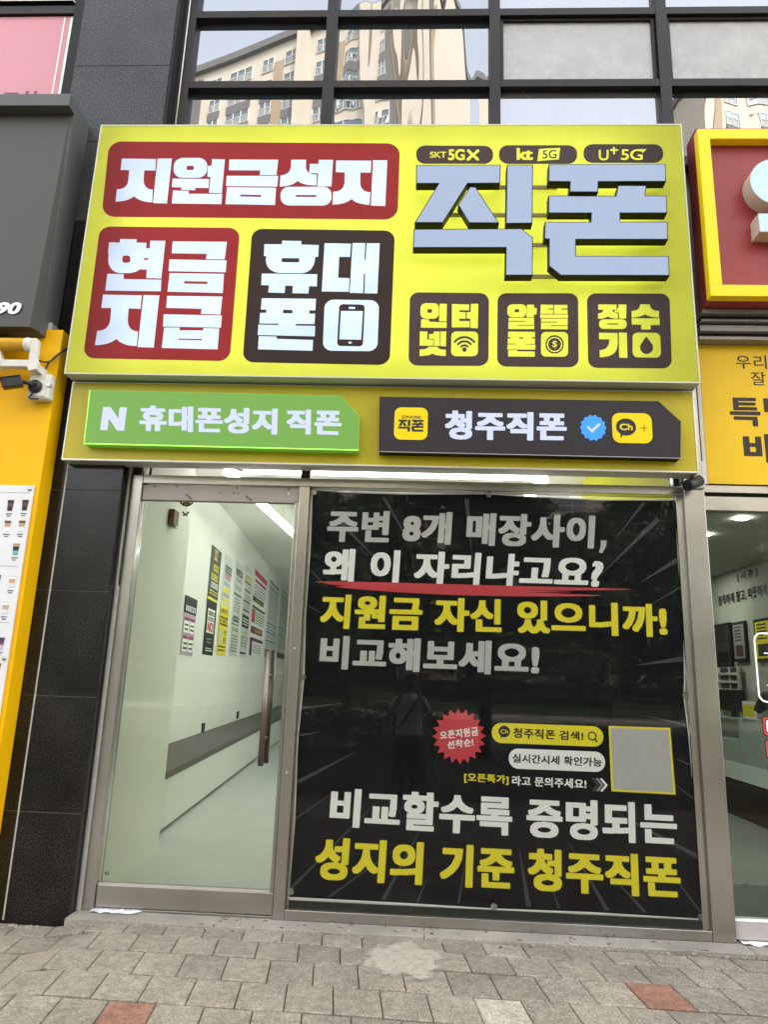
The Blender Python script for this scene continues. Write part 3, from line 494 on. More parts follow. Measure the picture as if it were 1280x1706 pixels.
TXT = json.loads('{"SKT":[[34,5278],[155,5278],[155,5225],[35,5225]],"5G":[[167,5300],[289,5300],[290,5204],[168,5204]],"kt":[[667,5309],[786,5309],[784,5206],[666,5206]],"5Gk":[[854,5289],[956,5293],[953,5220],[852,5217]],"U":[[1260,5294],[1331,5294],[1327,5204],[1257,5204]],"5Gu":[[1419,5299],[1575,5299],[1571,5207],[1415,5207]],"$":[[894,3776],[926,3777],[925,3722],[892,3722]],"gtext1":[[-1920,3271],[-960,3262],[-953,3075],[-1899,3085]],"gtext2":[[-898,3260],[-524,3260],[-518,3077],[-890,3083]],"zip":[[-116,3229],[13,3229],[13,3207],[-115,3207]],"btext":[[176,3271],[985,3271],[978,3070],[176,3065]]}')
BAN = json.loads('{"L2":[[-633,2368],[1282,2360],[1254,2135],[-635,2134]],"L3":[[-631,2051],[1679,2048],[1676,1831],[-638,1819]],"L4":[[-624,1773],[836,1772],[826,1553],[-628,1553]],"L5":[[-504,811],[1668,800],[1663,560],[-511,581]],"L6":[[-578,518],[1668,499],[1668,261],[-590,268]],"bt1":[[182,1181],[429,1222],[434,1166],[188,1132]],"bt2":[[231,1123],[397,1151],[403,1101],[237,1075]],"ytext":[[658,1224],[1105,1215],[1103,1158],[655,1160]],"wtext":[[652,1064],[1218,1058],[1215,1003],[650,1009]],"otext":[[343,937],[625,930],[625,872],[343,875]],"rtext":[[647,929],[1116,926],[1114,868],[646,871]],"rays":[[-354,1038,-733,837],[-507,773,-734,617],[-171,776,-745,216],[-78,471,-486,163],[63,572,-150,159],[120,310,62,156],[362,452,314,162],[687,503,743,154],[875,306,928,153],[992,554,1218,139],[1208,413,1447,141],[1541,502,1807,193],[1271,747,1780,503],[1656,927,1792,835],[1493,1329,1765,1278],[1675,1075,1764,1039],[1456,1643,1771,1696],[1243,2226,1658,2633],[1514,2189,1773,2352],[1583,2048,1783,2163],[1363,2488,1566,2794],[-622,1916,-748,1968],[-280,2308,-554,2579],[-597,2095,-740,2215],[-46,2429,-239,2776],[383,2348,346,2789],[-534,2650,-738,2776],[-460,1336,-729,1297],[-602,1151,-740,1125]],"ul":[[[-676,2133],[277,2135],[1453,2143],[439,2099]],[[-538,2096],[278,2103],[1240,2096],[520,2073]],[[-622,2118],[34,2120],[1181,2109],[115,2102]]],"cups":[[-727,2769],[500,2778],[1783,2772],[-729,1497],[1762,1469],[-727,192],[529,162],[1774,161]]}')

# ------------------------------------------------------------------ materials
M = {}
M['granite'] = granite_mat('polished_granite', (0.0055, 0.0046, 0.0040), (0.070, 0.061, 0.051), 0.13, 0.60, 115.0, 0.6)
M['granite_grey'] = granite_mat('flamed_granite', (0.028, 0.030, 0.034), (0.15, 0.155, 0.165), 0.6, 0.58, 75.0, 0.15)
M['granite_step'] = granite_mat('granite_step', (0.18, 0.16, 0.125), (0.40, 0.365, 0.30), 0.85, 0.5, 130.0, 0.2)
M['grout'] = mat('white_caulk', (0.45, 0.43, 0.40), 0.8, var=0.15, scale=30)
M['dark_metal'] = mat('dark_anodised', (0.014, 0.012, 0.0105), 0.42, var=0.25, scale=6, spec=0.22)
M['black'] = mat('black_gap', (0.008, 0.008, 0.008), 0.7)
def steel_mat(name, brush):
    m, n, l, p = new_mat(name)
    p.inputs['Metallic'].default_value = 0.9
    tc = n.new('ShaderNodeTexCoord')
    def noise(sc, det):
        mp = n.new('ShaderNodeMapping'); mp.inputs['Scale'].default_value = sc; l.new(tc.outputs['Object'], mp.inputs[0])
        z = n.new('ShaderNodeTexNoise'); z.inputs['Scale'].default_value = 1.0; z.inputs['Detail'].default_value = det; l.new(mp.outputs[0], z.inputs['Vector']); return z
    fine = noise(brush, 3.0)                       # the brushing
    slow = noise((1.3, 1.3, 1.3), 2.0)             # reflections put into the colour as uneven tone, and slight buckling of the sheet
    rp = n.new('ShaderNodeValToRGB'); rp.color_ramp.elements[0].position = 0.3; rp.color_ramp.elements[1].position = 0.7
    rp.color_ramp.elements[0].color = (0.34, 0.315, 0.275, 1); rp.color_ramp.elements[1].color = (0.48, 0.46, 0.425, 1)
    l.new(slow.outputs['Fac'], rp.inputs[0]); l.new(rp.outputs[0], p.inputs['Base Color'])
    mr = n.new('ShaderNodeMapRange'); mr.inputs['From Min'].default_value = 0.3; mr.inputs['From Max'].default_value = 0.7; mr.inputs['To Min'].default_value = 0.25; mr.inputs['To Max'].default_value = 0.27
    l.new(fine.outputs['Fac'], mr.inputs['Value']); l.new(mr.outputs[0], p.inputs['Roughness'])
    bp = n.new('ShaderNodeBump'); bp.inputs['Strength'].default_value = 0.6; bp.inputs['Distance'].default_value = 0.006
    l.new(slow.outputs['Fac'], bp.inputs['Height']); l.new(bp.outputs[0], p.inputs['Normal'])
    return m
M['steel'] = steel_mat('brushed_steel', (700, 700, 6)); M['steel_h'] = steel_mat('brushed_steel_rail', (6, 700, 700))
M['film'] = mat('protective_film', (0.40, 0.35, 0.33), 0.5, var=0.06, scale=5)
M['alu'] = mat('aluminium_trim', (0.62, 0.62, 0.58), 0.38, metal=0.55, var=0.06, scale=9)
M['glass'] = glass_mat('clear_glass', (0.985, 0.99, 0.985), 1.23)
M['door_glass'] = glass_mat('green_glass', (0.93, 0.975, 0.935), 1.36, dirt=0.015)
M['neighbour_glass'] = glass_mat('dark_glass', (0.86, 0.89, 0.85), 1.22)
M['white'] = mat('white_paint', (0.78, 0.78, 0.76), 0.6, var=0.03, scale=3)
M['plastic_white'] = mat('white_plastic', (0.62, 0.59, 0.53), 0.45, var=0.06, scale=14)
M['plastic_black'] = mat('black_plastic', (0.02, 0.02, 0.021), 0.38, var=0.2, scale=25)
M['ink_black'] = mat('black_ink', (0.016, 0.015, 0.016), 0.5)
M['ink_white'] = mat('white_ink', (0.90, 0.91, 0.87), 0.5)
M['ink_grey'] = mat('grey_ink', (0.30, 0.31, 0.32), 0.5)
M['ink_dgrey'] = mat('dark_grey_ink', (0.05, 0.05, 0.054), 0.5)
M['ink_yellow'] = mat('yellow_ink', (0.86, 0.74, 0.03), 0.5)
M['ink_red'] = mat('red_ink', (0.60, 0.055, 0.07), 0.5)
M['ink_magenta'] = mat('magenta_ink', (0.45, 0.05, 0.17), 0.5)
M['ink_purple'] = mat('purple_ink', (0.14, 0.04, 0.13), 0.5)
M['ink_blue'] = mat('blue_ink', (0.10, 0.16, 0.34), 0.5)
M['ink_pale'] = mat('pale_print', (0.62, 0.66, 0.62), 0.5)
M['ink_lilac'] = mat('lilac_print', (0.50, 0.40, 0.50), 0.5)
M['ink_brown'] = mat('brown_ink', (0.10, 0.045, 0.03), 0.5)
M['ink_tan'] = mat('tan_ink', (0.50, 0.30, 0.18), 0.5)
M['ink_teal'] = mat('teal_ink', (0.10, 0.42, 0.42), 0.5)
M['sign_yellow'] = lit('backlit_yellow', (0.36, 0.33, 0.030), (0.44, 0.45, 0.020), 1.0, 0.4)
M['skin_yellow'] = lit2('sign_skin_yellow', (0.63, 0.63, 0.068))
M['skin_red'] = lit2('sign_skin_red', (0.23, 0.020, 0.022))
M['skin_black'] = lit2('sign_skin_black', (0.032, 0.020, 0.018))
M['skin_plum'] = lit2('sign_skin_plum', (0.055, 0.036, 0.038))
M['skin_white'] = lit2('sign_skin_white', (0.54, 0.62, 0.83), 0.55)
M['box_tube'] = lamp_mat('box_tube', (0.95, 1.0, 0.98), 11.0)
M['sign_red'] = lit('backlit_red', (0.20, 0.016, 0.016), (0.17, 0.014, 0.014), 1.0, 0.3)
M['sign_black'] = lit('backlit_black', (0.018, 0.012, 0.010), (0.012, 0.008, 0.007), 0.8, 0.32)
M['sign_plum'] = lit('backlit_plum', (0.035, 0.022, 0.024), (0.022, 0.015, 0.016), 0.8, 0.32)
M['sign_white'] = lit('backlit_white', (0.28, 0.28, 0.30), (0.36, 0.43, 0.62), 1.0, 0.3)
M['letter_face'] = lit('letter_acrylic', (0.20, 0.205, 0.215), (0.155, 0.24, 0.42), 1.0, 0.22)
M['letter_glow'] = lamp_mat('letter_back_lamps', (0.85, 1.0, 0.35), 3.0)
M['letter_side'] = mat('letter_return', (0.006, 0.006, 0.005), 0.4, var=0.3, scale=20, spec=0.12)
M['fascia'] = mat('yellow_sheet', (0.43, 0.35, 0.010), 0.33, var=0.05, scale=1.5)
M['sign_green'] = lit('backlit_green', (0.10, 0.21, 0.045), (0.085, 0.18, 0.038), 1.0, 0.3)
M['green_side'] = lit('green_return', (0.15, 0.40, 0.05), (0.10, 0.30, 0.03), 0.5, 0.3)
M['green_edge'] = lit('green_edge_glow', (0.35, 0.75, 0.10), (0.30, 0.75, 0.08), 0.9)
M['sign_char'] = lit('charcoal_face', (0.030, 0.026, 0.028), (0.008, 0.007, 0.008), 0.8, 0.35)
M['app_yellow'] = lit('app_yellow', (0.42, 0.32, 0.006), (0.42, 0.32, 0.006), 1.0)
M['app_blue'] = lit('app_blue', (0.04, 0.20, 0.65), (0.03, 0.18, 0.62), 0.9)
M['banner_black'] = mat('printed_black', (0.008, 0.008, 0.010), 0.6, var=0.25, scale=5, bump=0.12, bscale=9, spec=0.08)
M['tube_lamp'] = lamp_mat('led_tube', (1.0, 1.0, 0.96), 19.0)
M['spot_lamp'] = lamp_mat('downlight', (1.0, 0.98, 0.93), 28.0); M['shop_spot'] = lamp_mat('shop_downlight', (0.97, 1.0, 0.92), 480.0)
M['yellow_wall'] = mat('yellow_cladding', (0.78, 0.42, 0.002), 0.45, var=0.04, scale=2, spec=0.15)
M['floor_tile'] = mat('pale_floor', (0.52, 0.545, 0.52), 0.38, var=0.07, scale=3)
M['interior'] = mat('interior_white', (0.80, 0.80, 0.76), 0.7, var=0.02, scale=2)
M['interior_yellow'] = mat('interior_yellow', (0.62, 0.60, 0.03), 0.6)
M['bench_top'] = mat('grey_cushion', (0.125, 0.118, 0.105), 0.8, var=0.1, scale=5)
M['burgundy'] = mat('burgundy_panel', (0.25, 0.034, 0.036), 0.35, var=0.04, scale=2)
M['sign_gold'] = mat('golden_frame', (0.86, 0.60, 0.004), 0.35)
M['banner_gold'] = mat('golden_banner', (0.74, 0.46, 0.008), 0.5, var=0.03, scale=2)
M['canopy_grey'] = mat('grey_coated_metal', (0.056, 0.054, 0.049), 0.45, metal=0.2, var=0.06, scale=3)
M['canopy_lip'] = mat('grey_lip', (0.085, 0.085, 0.083), 0.45, var=0.05, scale=3)
M['pink'] = mat('pink_print', (0.56, 0.24, 0.275), 0.45, var=0.03, scale=2)
M['cream'] = mat('cream_sheet', (0.60, 0.55, 0.47), 0.55, var=0.08, scale=4)
M['awning'] = mat('amber_awning', (0.55, 0.29, 0.015), 0.7, var=0.12, scale=6, bump=0.2, bscale=8)
M['brown_wood'] = mat('brown_laminate', (0.060, 0.034, 0.026), 0.5, var=0.25, scale=3, aniso=(1, 1, 14))
M['paper'] = mat('white_paper', (0.66, 0.66, 0.68), 0.7, var=0.08, scale=20)
M['dim_wall'] = mat('grey_wall', (0.42, 0.42, 0.37), 0.75, var=0.06, scale=3)
M['pale_counter'] = mat('pale_counter', (0.50, 0.56, 0.52), 0.5, var=0.04, scale=3)

# pavers: each brick has its own tone in a colour attribute, pitted by noise
def paver_material():
    m, n, l, p = new_mat('concrete_paver')
    at = n.new('ShaderNodeAttribute'); at.attribute_name = 'tone'
    tc = n.new('ShaderNodeTexCoord')
    def noise(sc, det, ro=0.6):
        z = n.new('ShaderNodeTexNoise'); z.inputs['Scale'].default_value = sc; z.inputs['Detail'].default_value = det; z.inputs['Roughness'].default_value = ro
        l.new(tc.outputs['Object'], z.inputs['Vector']); return z
    def rng(src, a, b, c, d):
        r = n.new('ShaderNodeMapRange'); r.inputs['From Min'].default_value = a; r.inputs['From Max'].default_value = b
        r.inputs['To Min'].default_value = c; r.inputs['To Max'].default_value = d; l.new(src, r.inputs['Value']); return r.outputs[0]
    def mulv(c, f):
        v = n.new('ShaderNodeVectorMath'); v.operation = 'SCALE'; l.new(c, v.inputs[0]); l.new(f, v.inputs['Scale']); return v.outputs[0]
    fine, mid, big = noise(115, 5, 0.8), noise(22, 6), noise(2.6, 5)
    c = mulv(at.outputs['Color'], rng(fine.outputs['Fac'], 0.38, 0.60, 0.45, 1.24))
    c = mulv(c, rng(mid.outputs['Fac'], 0.32, 0.68, 0.74, 1.16))
    c = mulv(c, rng(big.outputs['Fac'], 0.3, 0.7, 0.82, 1.16))
    # dust lying in patches
    du = noise(5.5, 8, 0.7)
    mx = n.new('ShaderNodeMix'); mx.data_type = 'RGBA'
    l.new(rng(du.outputs['Fac'], 0.55, 0.80, 0.0, 0.42), mx.inputs[0]); l.new(c, mx.inputs[6]); mx.inputs[7].default_value = (0.33, 0.292, 0.23, 1)
    l.new(mx.outputs[2], p.inputs['Base Color'])
    p.inputs['Roughness'].default_value = 0.9
    bp = n.new('ShaderNodeBump'); bp.inputs['Strength'].default_value = 0.55; bp.inputs['Distance'].default_value = 0.004
    l.new(fine.outputs['Fac'], bp.inputs['Height']); l.new(bp.outputs[0], p.inputs['Normal'])
    return m
M['paver'] = paver_material()
M['sand_joint'] = mat('sand_joint', (0.060, 0.050, 0.038), 0.95, var=0.45, scale=14)
def cement_material():
    m = mat('cement_smear', (0.35, 0.31, 0.245), 0.95, var=0.25, scale=26, bump=0.8, bscale=60)
    n, l = m.node_tree.nodes, m.node_tree.links; p = n['Principled BSDF']
    at = n.new('ShaderNodeAttribute'); at.attribute_name = 'fade'
    tc = n.new('ShaderNodeTexCoord'); nz = n.new('ShaderNodeTexNoise'); nz.inputs['Scale'].default_value = 14; nz.inputs['Detail'].default_value = 8; nz.inputs['Roughness'].default_value = 0.7
    l.new(tc.outputs['Object'], nz.inputs['Vector'])
    a = n.new('ShaderNodeMath'); a.operation = 'MULTIPLY_ADD'; a.inputs[1].default_value = -1.1; l.new(at.outputs['Fac'], a.inputs[0]); l.new(nz.outputs['Fac'], a.inputs[2])
    mr = n.new('ShaderNodeMapRange'); mr.inputs['From Min'].default_value = -0.38; mr.inputs['From Max'].default_value = -0.12; l.new(a.outputs[0], mr.inputs['Value'])
    l.new(mr.outputs[0], p.inputs['Alpha'])
    return m
M['rubble'] = mat('rubble', (0.30, 0.265, 0.21), 0.95, var=0.28, scale=26)
M['cement'] = cement_material()

# ------------------------------------------------------------------ ground
def pave_z(x, y):
    t = min(1.0, max(0.0, (-1.82 - x) / 0.22)); t = t * t * (3 - 2 * t)
    return 0.032 - 0.05 * t
g = MB(); g.add([(-400, 300, -0.12), (400, 300, -0.12), (400, -400, -0.12), (-400, -400, -0.12)], [(0, 3, 2, 1)])
M['earth'] = mat('earth', (0.16, 0.15, 0.11), 0.95, var=0.3, scale=0.4)
struct('ground', g, M['earth'])
bed = MB()
NX = 30
for i in range(NX):
    x0, x1 = -5.2 + 10.4 * i / NX, -5.2 + 10.4 * (i + 1) / NX
    bed.add([(x0, -9.2, pave_z(x0, -1) - 0.016), (x1, -9.2, pave_z(x1, -1) - 0.016), (x1, -0.10, pave_z(x1, -1) - 0.016), (x0, -0.10, pave_z(x0, -1) - 0.016)], [(0, 1, 2, 3)])
struct('pavement_bed', bed, M['sand_joint'])
rows = [(-0.132, -1.656, 0.2318), (-0.315, -1.527, 0.2305), (-0.567, -1.634, 0.2295), (-0.857, -1.482, 0.2258), (-1.147, -1.353, 0.2225)]
for k in range(1, 13): rows.append((-1.147 - 0.29 * k, -1.353 + (0.11 if k % 2 else 0.0) + 0.01 * k, 0.2225))
pv = MB(); tones = []
rnd = random.Random(11)
for r in range(len(rows) - 1):
    ytop, ph, L = rows[r]; ybot = rows[r + 1][0]
    k0 = int((-5.0 - ph) / L); k1 = int((5.0 - ph) / L)
    for k in range(k0, k1):
        xa, xb = ph + k * L, ph + (k + 1) * L
        mid = 0.5 * (xa + xb)
        red = (r == 4 and abs(xa + 1.353) < 0.02) or (r == 2 and abs(xa - 1.118) < 0.05) or (r in (7, 10) and rnd.random() < 0.04)
        tone = rnd.choice((rnd.uniform(0.80, 0.90), rnd.uniform(0.92, 1.08), rnd.uniform(0.92, 1.06)))
        base = (0.28, 0.135, 0.085) if red else tuple(c * tone for c in (0.285, 0.245, 0.185))
        if r == 3 and 0.25 < mid < 0.5: base = (0.40, 0.36, 0.285)
        tilt = -0.026
        g_ = 0.0028
        def pt(x, y, top, inset=0.0):
            s = 0.11 * (ytop - y)
            yy = y + tilt * (x + 1.0) + 0.004 * math.sin(x * 5 + r)
            if r == 0 and y == ytop: yy = y
            return (x + s, yy, pave_z(x + s, yy) + top + jz)
        jz = rnd.uniform(-0.0022, 0.0022)
        xs = (xa + g_, xb - g_); ys = (ybot + 0.0045, ytop - 0.0065)
        i_ = 0.0065
        lo = [pt(xs[0], ys[0], -0.02), pt(xs[1], ys[0], -0.02), pt(xs[1], ys[1], -0.02), pt(xs[0], ys[1], -0.02)]
        md = [pt(xs[0], ys[0], -0.004), pt(xs[1], ys[0], -0.004), pt(xs[1], ys[1], -0.004), pt(xs[0], ys[1], -0.004)]
        tp = [pt(xs[0] + i_, ys[0] + i_, 0), pt(xs[1] - i_, ys[0] + i_, 0), pt(xs[1] - i_, ys[1] - i_, 0), pt(xs[0] + i_, ys[1] - i_, 0)]
        pv.add(lo + md + tp, [(8, 9, 10, 11)] + [(a + o, b + o, b + o + 4, a + o + 4) for o in (0, 4) for a, b in ((0, 1), (1, 2), (2, 3), (3, 0))])
        tones += [base] * 9
me = pv.mesh('pavement')
ca = me.color_attributes.new('tone', 'FLOAT_COLOR', 'CORNER')
for p in me.polygons:
    for li in p.loop_indices: ca.data[li].color = tones[p.index] + (1,)
tag(link('pavement', me, M['paver']), kind='structure')

# cement smear over the pavers in front of the window, rough and irregular
cm = MB()
cx0, cy0 = -0.02, -0.49
NR, NA = 9, 48
cv = [(cx0, cy0, 0.040)]
for i in range(1, NR + 1):
    for k in range(NA):
        a = 2 * PI * k / NA
        R_ = (1 + 0.22 * mnoise.noise(Vector((math.cos(a) * 2, math.sin(a) * 2, 3.3))))
        sx, sy = 0.33 * R_, 0.36 * R_
        f = i / NR
        h = 0.0365 + 0.006 * (1 - f) + 0.004 * mnoise.noise(Vector((math.cos(a) * f * 9, math.sin(a) * f * 9, 1.0))) - (0.010 if i == NR else 0)
        cv.append((cx0 + sx * f * math.cos(a), cy0 + sy * f * math.sin(a), h))
cf = [(0, 1 + k, 1 + (k + 1) % NA) for k in range(NA)]
for i in range(NR - 1):
    for k in range(NA):
        k2 = (k + 1) % NA
        cf.append((1 + i * NA + k, 1 + (i + 1) * NA + k, 1 + (i + 1) * NA + k2, 1 + i * NA + k2))
cm.add(cv, cf, True)
cpo = part('cement_patch', cm, M['cement'])
fa = cpo.data.attributes.new('fade', 'FLOAT', 'POINT')
for i_ in range(len(cv)): fa.data[i_].value = 0.0 if i_ == 0 else ((i_ - 1) // NA + 1) / NR
tag(cpo, 'pale rough cement smear over the pavers in front of the banner window', 'cement patch')

st = MB()
st.box(-2.046, 0.1, -0.160, 0.0, -0.06, 0.046).box(0.103, 2.0, -0.160, 0.0, -0.06, 0.046).box(2.003, 4.6, -0.160, 0.0, -0.06, 0.046)
st.box(-2.046, 4.6, 0.0, 0.06, -0.06, 0.0445)
struct('entrance_step', st, M['granite_step'], bevel=0.004)
# sandy debris swept into the foot of the granite and the step
rub = MB(); rr_ = random.Random(5)
for i in range(150):
    if i < 60: x, y = rr_.uniform(-2.9, -2.05), -0.125 - abs(rr_.gauss(0, 0.03)); z = pave_z(x, y)
    elif i < 115: x, y = rr_.uniform(-2.0, 2.6), -0.165 - abs(rr_.gauss(0, 0.02)); z = 0.030
    else: x, y = rr_.uniform(-1.2, 1.8), rr_.uniform(-0.15, -0.02); z = 0.046
    s = rr_.uniform(0.0025, 0.008); a = rr_.uniform(0, 3)
    rub.obox((x, y, z + s * 0.3), (s * math.cos(a) * rr_.uniform(.6, 1.8), s * math.sin(a), 0.001), (-s * math.sin(a), s * math.cos(a), 0), (0, 0.001, s * 0.5))
struct('debris', rub, M['rubble'], kind='stuff')

# ------------------------------------------------------------------ shop building: granite, curtain wall, body
bld = thing('shop_building', 'tall building of dark granite and dark framed windows above the yellow phone shop sign', 'building', (0, 0.1, 0))
jz_ = [-0.03, 0.617, 1.321, 2.007, 2.703, 3.41, 4.12, 4.83]
gl_ = MB(); gap = 0.0025
for a, b in zip(jz_[:-1], jz_[1:]):
    gl_.box(-2.446, -2.05, -0.10, 0.06, a + gap, b - gap)
    gl_.box(-2.90, -2.458, -0.10, 0.06, a + gap, b - gap)
part('granite_pillar', gl_, M['granite'], bld, bevel=0.002, label='polished black granite pillar left of the glass door')
bk = MB(); bk.box(-2.95, -2.06, -0.094, 0.05, -0.02, 8.2)
part('joint_backing', bk, M['black'], bld)
gt = MB(); gt.box(-2.4575, -2.4465, -0.0985, -0.09, 0.0, 3.4).box(-2.036, -2.022, -0.010, 0.04, 0.046, 2.06)
jt = MB()
for z in jz_[1:5]: jt.box(-2.90, -2.051, -0.0965, -0.09, z - 0.0014, z + 0.0014)
part('slab_joint', jt, mat('grey_joint', (0.13, 0.12, 0.10), 0.8), bld)
part('caulk_line', gt, M['grout'], bld)
gu = MB()
for a, b in ((4.83, 5.54), (5.54, 6.262), (6.262, 6.98), (6.98, 7.7)): gu.box(-2.868, -2.082, -0.10, 0.06, a + 0.002, b - 0.002)
part('granite_slab', gu, M['granite_grey'], bld, bevel=0.002, label='grey flamed granite cladding above the sign')
wl_ = MB()
wl_.box(-2.05, 1.98, 0.07, 0.44, 3.47, 5.42).box(-2.05, -2.037, -.002, 0.06, 0.046, 3.47)
wl_.box(-16, 16, 0.45, 15.5, 3.95, 21).box(-16, -2.97, 0.10, 0.44, 8.25, 21).box(-2.97, 16, 0.10, 0.44, 8.25, 21)
part('wall', wl_, M['dim_wall'], bld)
fr = MB()
ZT = 8.22
fr.box(-2.082, -2.036, -0.004, 0.10, 4.9, ZT).box(-2.036, -2.012, 0.028, 0.10, 4.9, ZT).box(-2.012, -1.950, 0.004, 0.10, 4.9, ZT)
mull = [(-0.845, -0.752), (0.503, 0.589), (1.849, 1.937), (3.20, 3.29), (4.55, 4.64)]
for a, b in mull: fr.box(a, b, 0.0, 0.10, 4.9, ZT)
bays = [(-1.950, -0.845), (-0.752, 0.503), (0.589, 1.849), (1.937, 3.20), (3.29, 4.55)]
trans = [(5.42, 5.50), (6.145, 6.213), (6.850, 6.920), (7.56, 7.63)]
for a, b in bays:
    for z0, z1 in trans: fr.box(a, b, 0.003, 0.10, z0, z1)
part('window_frame', fr, M['dark_metal'], bld, bevel=0.0025)
pipe = MB(); pipe.tube([(-2.024, 0.018, 4.9), (-2.024, 0.018, ZT)], 0.010, 10)
part('frame_gasket', pipe, M['alu'], bld)
P_flat = mirror_pane('coated_glass_flat', 0.27, (0.03, 0.035, 0.04), 0.0012, (1.1, 1, 0.6))
P_wavy = mirror_pane('coated_glass_wavy', 0.26, (0.03, 0.035, 0.04), 0.0045, (4.2, 1, 0.55))
P_wav2 = mirror_pane('coated_glass_rippled', 0.26, (0.03, 0.035, 0.04), 0.0035, (3.0, 1, 0.8))
P_soft = mirror_pane('coated_glass_soft', 0.30, (0.05, 0.05, 0.055), 0.006, (1.5, 1, 0.8), film=0.12)
P_film = mirror_pane('dusty_film_glass', 0.20, (0.2, 0.19, 0.18), 0.004, (1.5, 1, 1), rough=0.25, film=0.62)
rowsz = [(5.50, 6.145), (6.213, 6.850), (6.920, 7.56), (7.63, 8.20)]
for bi, (a, b) in enumerate(bays):
    for ri, (z0, z1) in enumerate(rowsz):
        pm = [P_flat, P_wavy, P_soft, P_soft, P_soft][bi]
        if bi in (2, 3) and ri == 1: pm = P_film
        if bi == 3 and ri == 0: pm = P_wav2
        y = 0.066
        pn = MB()
        if pm is P_film:
            sash = MB(); s = 0.030
            sash.box(a + 0.004, b - 0.004, 0.030, 0.075, z0 + 0.004, z0 + s).box(a + 0.004, b - 0.004, 0.030, 0.075, z1 - s, z1 - 0.004)
            sash.box(a + 0.004, a + s, 0.030, 0.075, z0 + s, z1 - s).box(b - s, b - 0.004, 0.030, 0.075, z0 + s, z1 - s)
            so = part('window_sash', sash, M['dark_metal'], bld, bevel=0.002)
            pn.box(a + s, b - s, 0.052, 0.062, z0 + s, z1 - s)
            part('window_pane', pn, pm, so, label='dusty grey window pane')
        else:
            pn.box(a, b, y, y + 0.01, z0, z1)
            part('window_pane', pn, pm, bld)

def line(name, s, quad, y, m, parent, *a, **k):
    return part(name, text_mb(MB(), s, quad, y, *a, **k), m, parent)
def boxes(name, bs, m, parent, bevel=0.0):
    for b in bs: part(name, MB().box(*b), m, parent, bevel)

# ------------------------------------------------------------------ steel shopfront with glass door
sf = thing('shopfront', 'brushed steel shopfront frame with glass door and wide banner window', 'shopfront', (-0.05, 0.0, 0.046))
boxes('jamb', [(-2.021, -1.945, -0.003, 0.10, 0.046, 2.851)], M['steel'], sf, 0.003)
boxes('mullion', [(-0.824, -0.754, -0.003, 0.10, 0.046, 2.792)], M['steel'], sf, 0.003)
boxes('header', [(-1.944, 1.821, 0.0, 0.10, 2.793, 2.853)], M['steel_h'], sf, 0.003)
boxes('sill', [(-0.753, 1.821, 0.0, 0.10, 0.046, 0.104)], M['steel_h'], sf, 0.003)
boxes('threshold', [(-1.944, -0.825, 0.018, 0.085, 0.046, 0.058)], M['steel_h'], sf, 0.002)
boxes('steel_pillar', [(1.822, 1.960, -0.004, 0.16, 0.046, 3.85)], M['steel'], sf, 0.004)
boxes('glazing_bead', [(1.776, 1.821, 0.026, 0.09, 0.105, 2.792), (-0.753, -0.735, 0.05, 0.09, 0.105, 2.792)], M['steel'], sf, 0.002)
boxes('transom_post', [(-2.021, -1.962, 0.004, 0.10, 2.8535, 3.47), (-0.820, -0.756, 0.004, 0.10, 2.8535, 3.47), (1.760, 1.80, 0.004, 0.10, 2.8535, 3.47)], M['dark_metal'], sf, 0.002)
M['chrome'] = mat('chrome', (0.8, 0.8, 0.78), 0.12, metal=1.0)
for x, y in ((-1.952, .02), (-1.915, .045), (1.812, .03)): part('chrome_strip', MB().tube([(x, y, 2.854), (x, y, 3.46)], 0.009), M['chrome'], sf)
f = MB(); f.box(-0.734, 1.775, 0.0385, 0.049, 0.105, 0.147); part('dark_gap_strip', f, mat('gap_strip_dark', (0.02, 0.026, 0.02), 0.6, var=0.4, scale=30), sf)  # dark strip added behind the glass to darken the gap under the banner
f = MB(); f.box(-0.734, 1.775, 0.030, 0.038, 0.105, 2.792)
part('window_pane', f, M['glass'], sf)
for a, b in ((-1.960, -0.821), (-0.755, 1.759)):
    f = MB(); f.box(a, b, 0.036, 0.044, 2.8535, 3.47)
    part('transom_pane', f, M['glass'], sf)
f = MB()
f.box(-1.941, -0.829, 0.014, 0.066, 0.066, 0.190)
f.box(-0.853, -0.829, 0.016, 0.064, 0.1905, 2.684)
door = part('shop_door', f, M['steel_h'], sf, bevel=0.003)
f = MB(); f.box(-1.941, -0.829, 0.012, 0.066, 2.686, 2.780)
part('door_rail', f, M['film'], door, bevel=0.002, label='top door rail still under its dull protective film')
boxes('glass_channel', [(-1.941, -0.8535, 0.016, 0.064, 0.1905, 0.2), (-1.941, -0.854, 0.013, 0.066, 2.676, 2.6855)], M['film'], door)
f = MB(); f.box(-1.938, -0.853, 0.036, 0.046, 0.2, 2.676)
part('door_pane', f, M['door_glass'], door)
f = MB()
f.tube([(-0.951, -0.062, 0.940), (-0.951, -0.062, 1.655)], 0.0185, 18).tube([(-0.957, 0.130, 0.935), (-0.957, 0.130, 1.665)], 0.0185, 18)
for z in (1.10, 1.50): f.tube([(-0.951, -0.062, z), (-0.951, 0.036, z)], 0.009).tube([(-0.957, 0.046, z), (-0.957, 0.130, z)], 0.009)
part('handle', f, mat('handle_bronze', (0.20, 0.165, 0.125), 0.36, metal=0.85, var=0.08, scale=3), door)
f = MB()
def slash(cx, cz, w, h, y):
    for k in range(4):
        o = (k - 1.5) * w * 0.42
        f.add([(cx + o - w * .35, y, cz + h * .5), (cx + o - w * .35 + w * .16, y, cz + h * .5), (cx + o + w * .35, y, cz - h * .5), (cx + o + w * .35 - w * .16, y, cz - h * .5)], [(0, 1, 2, 3)])
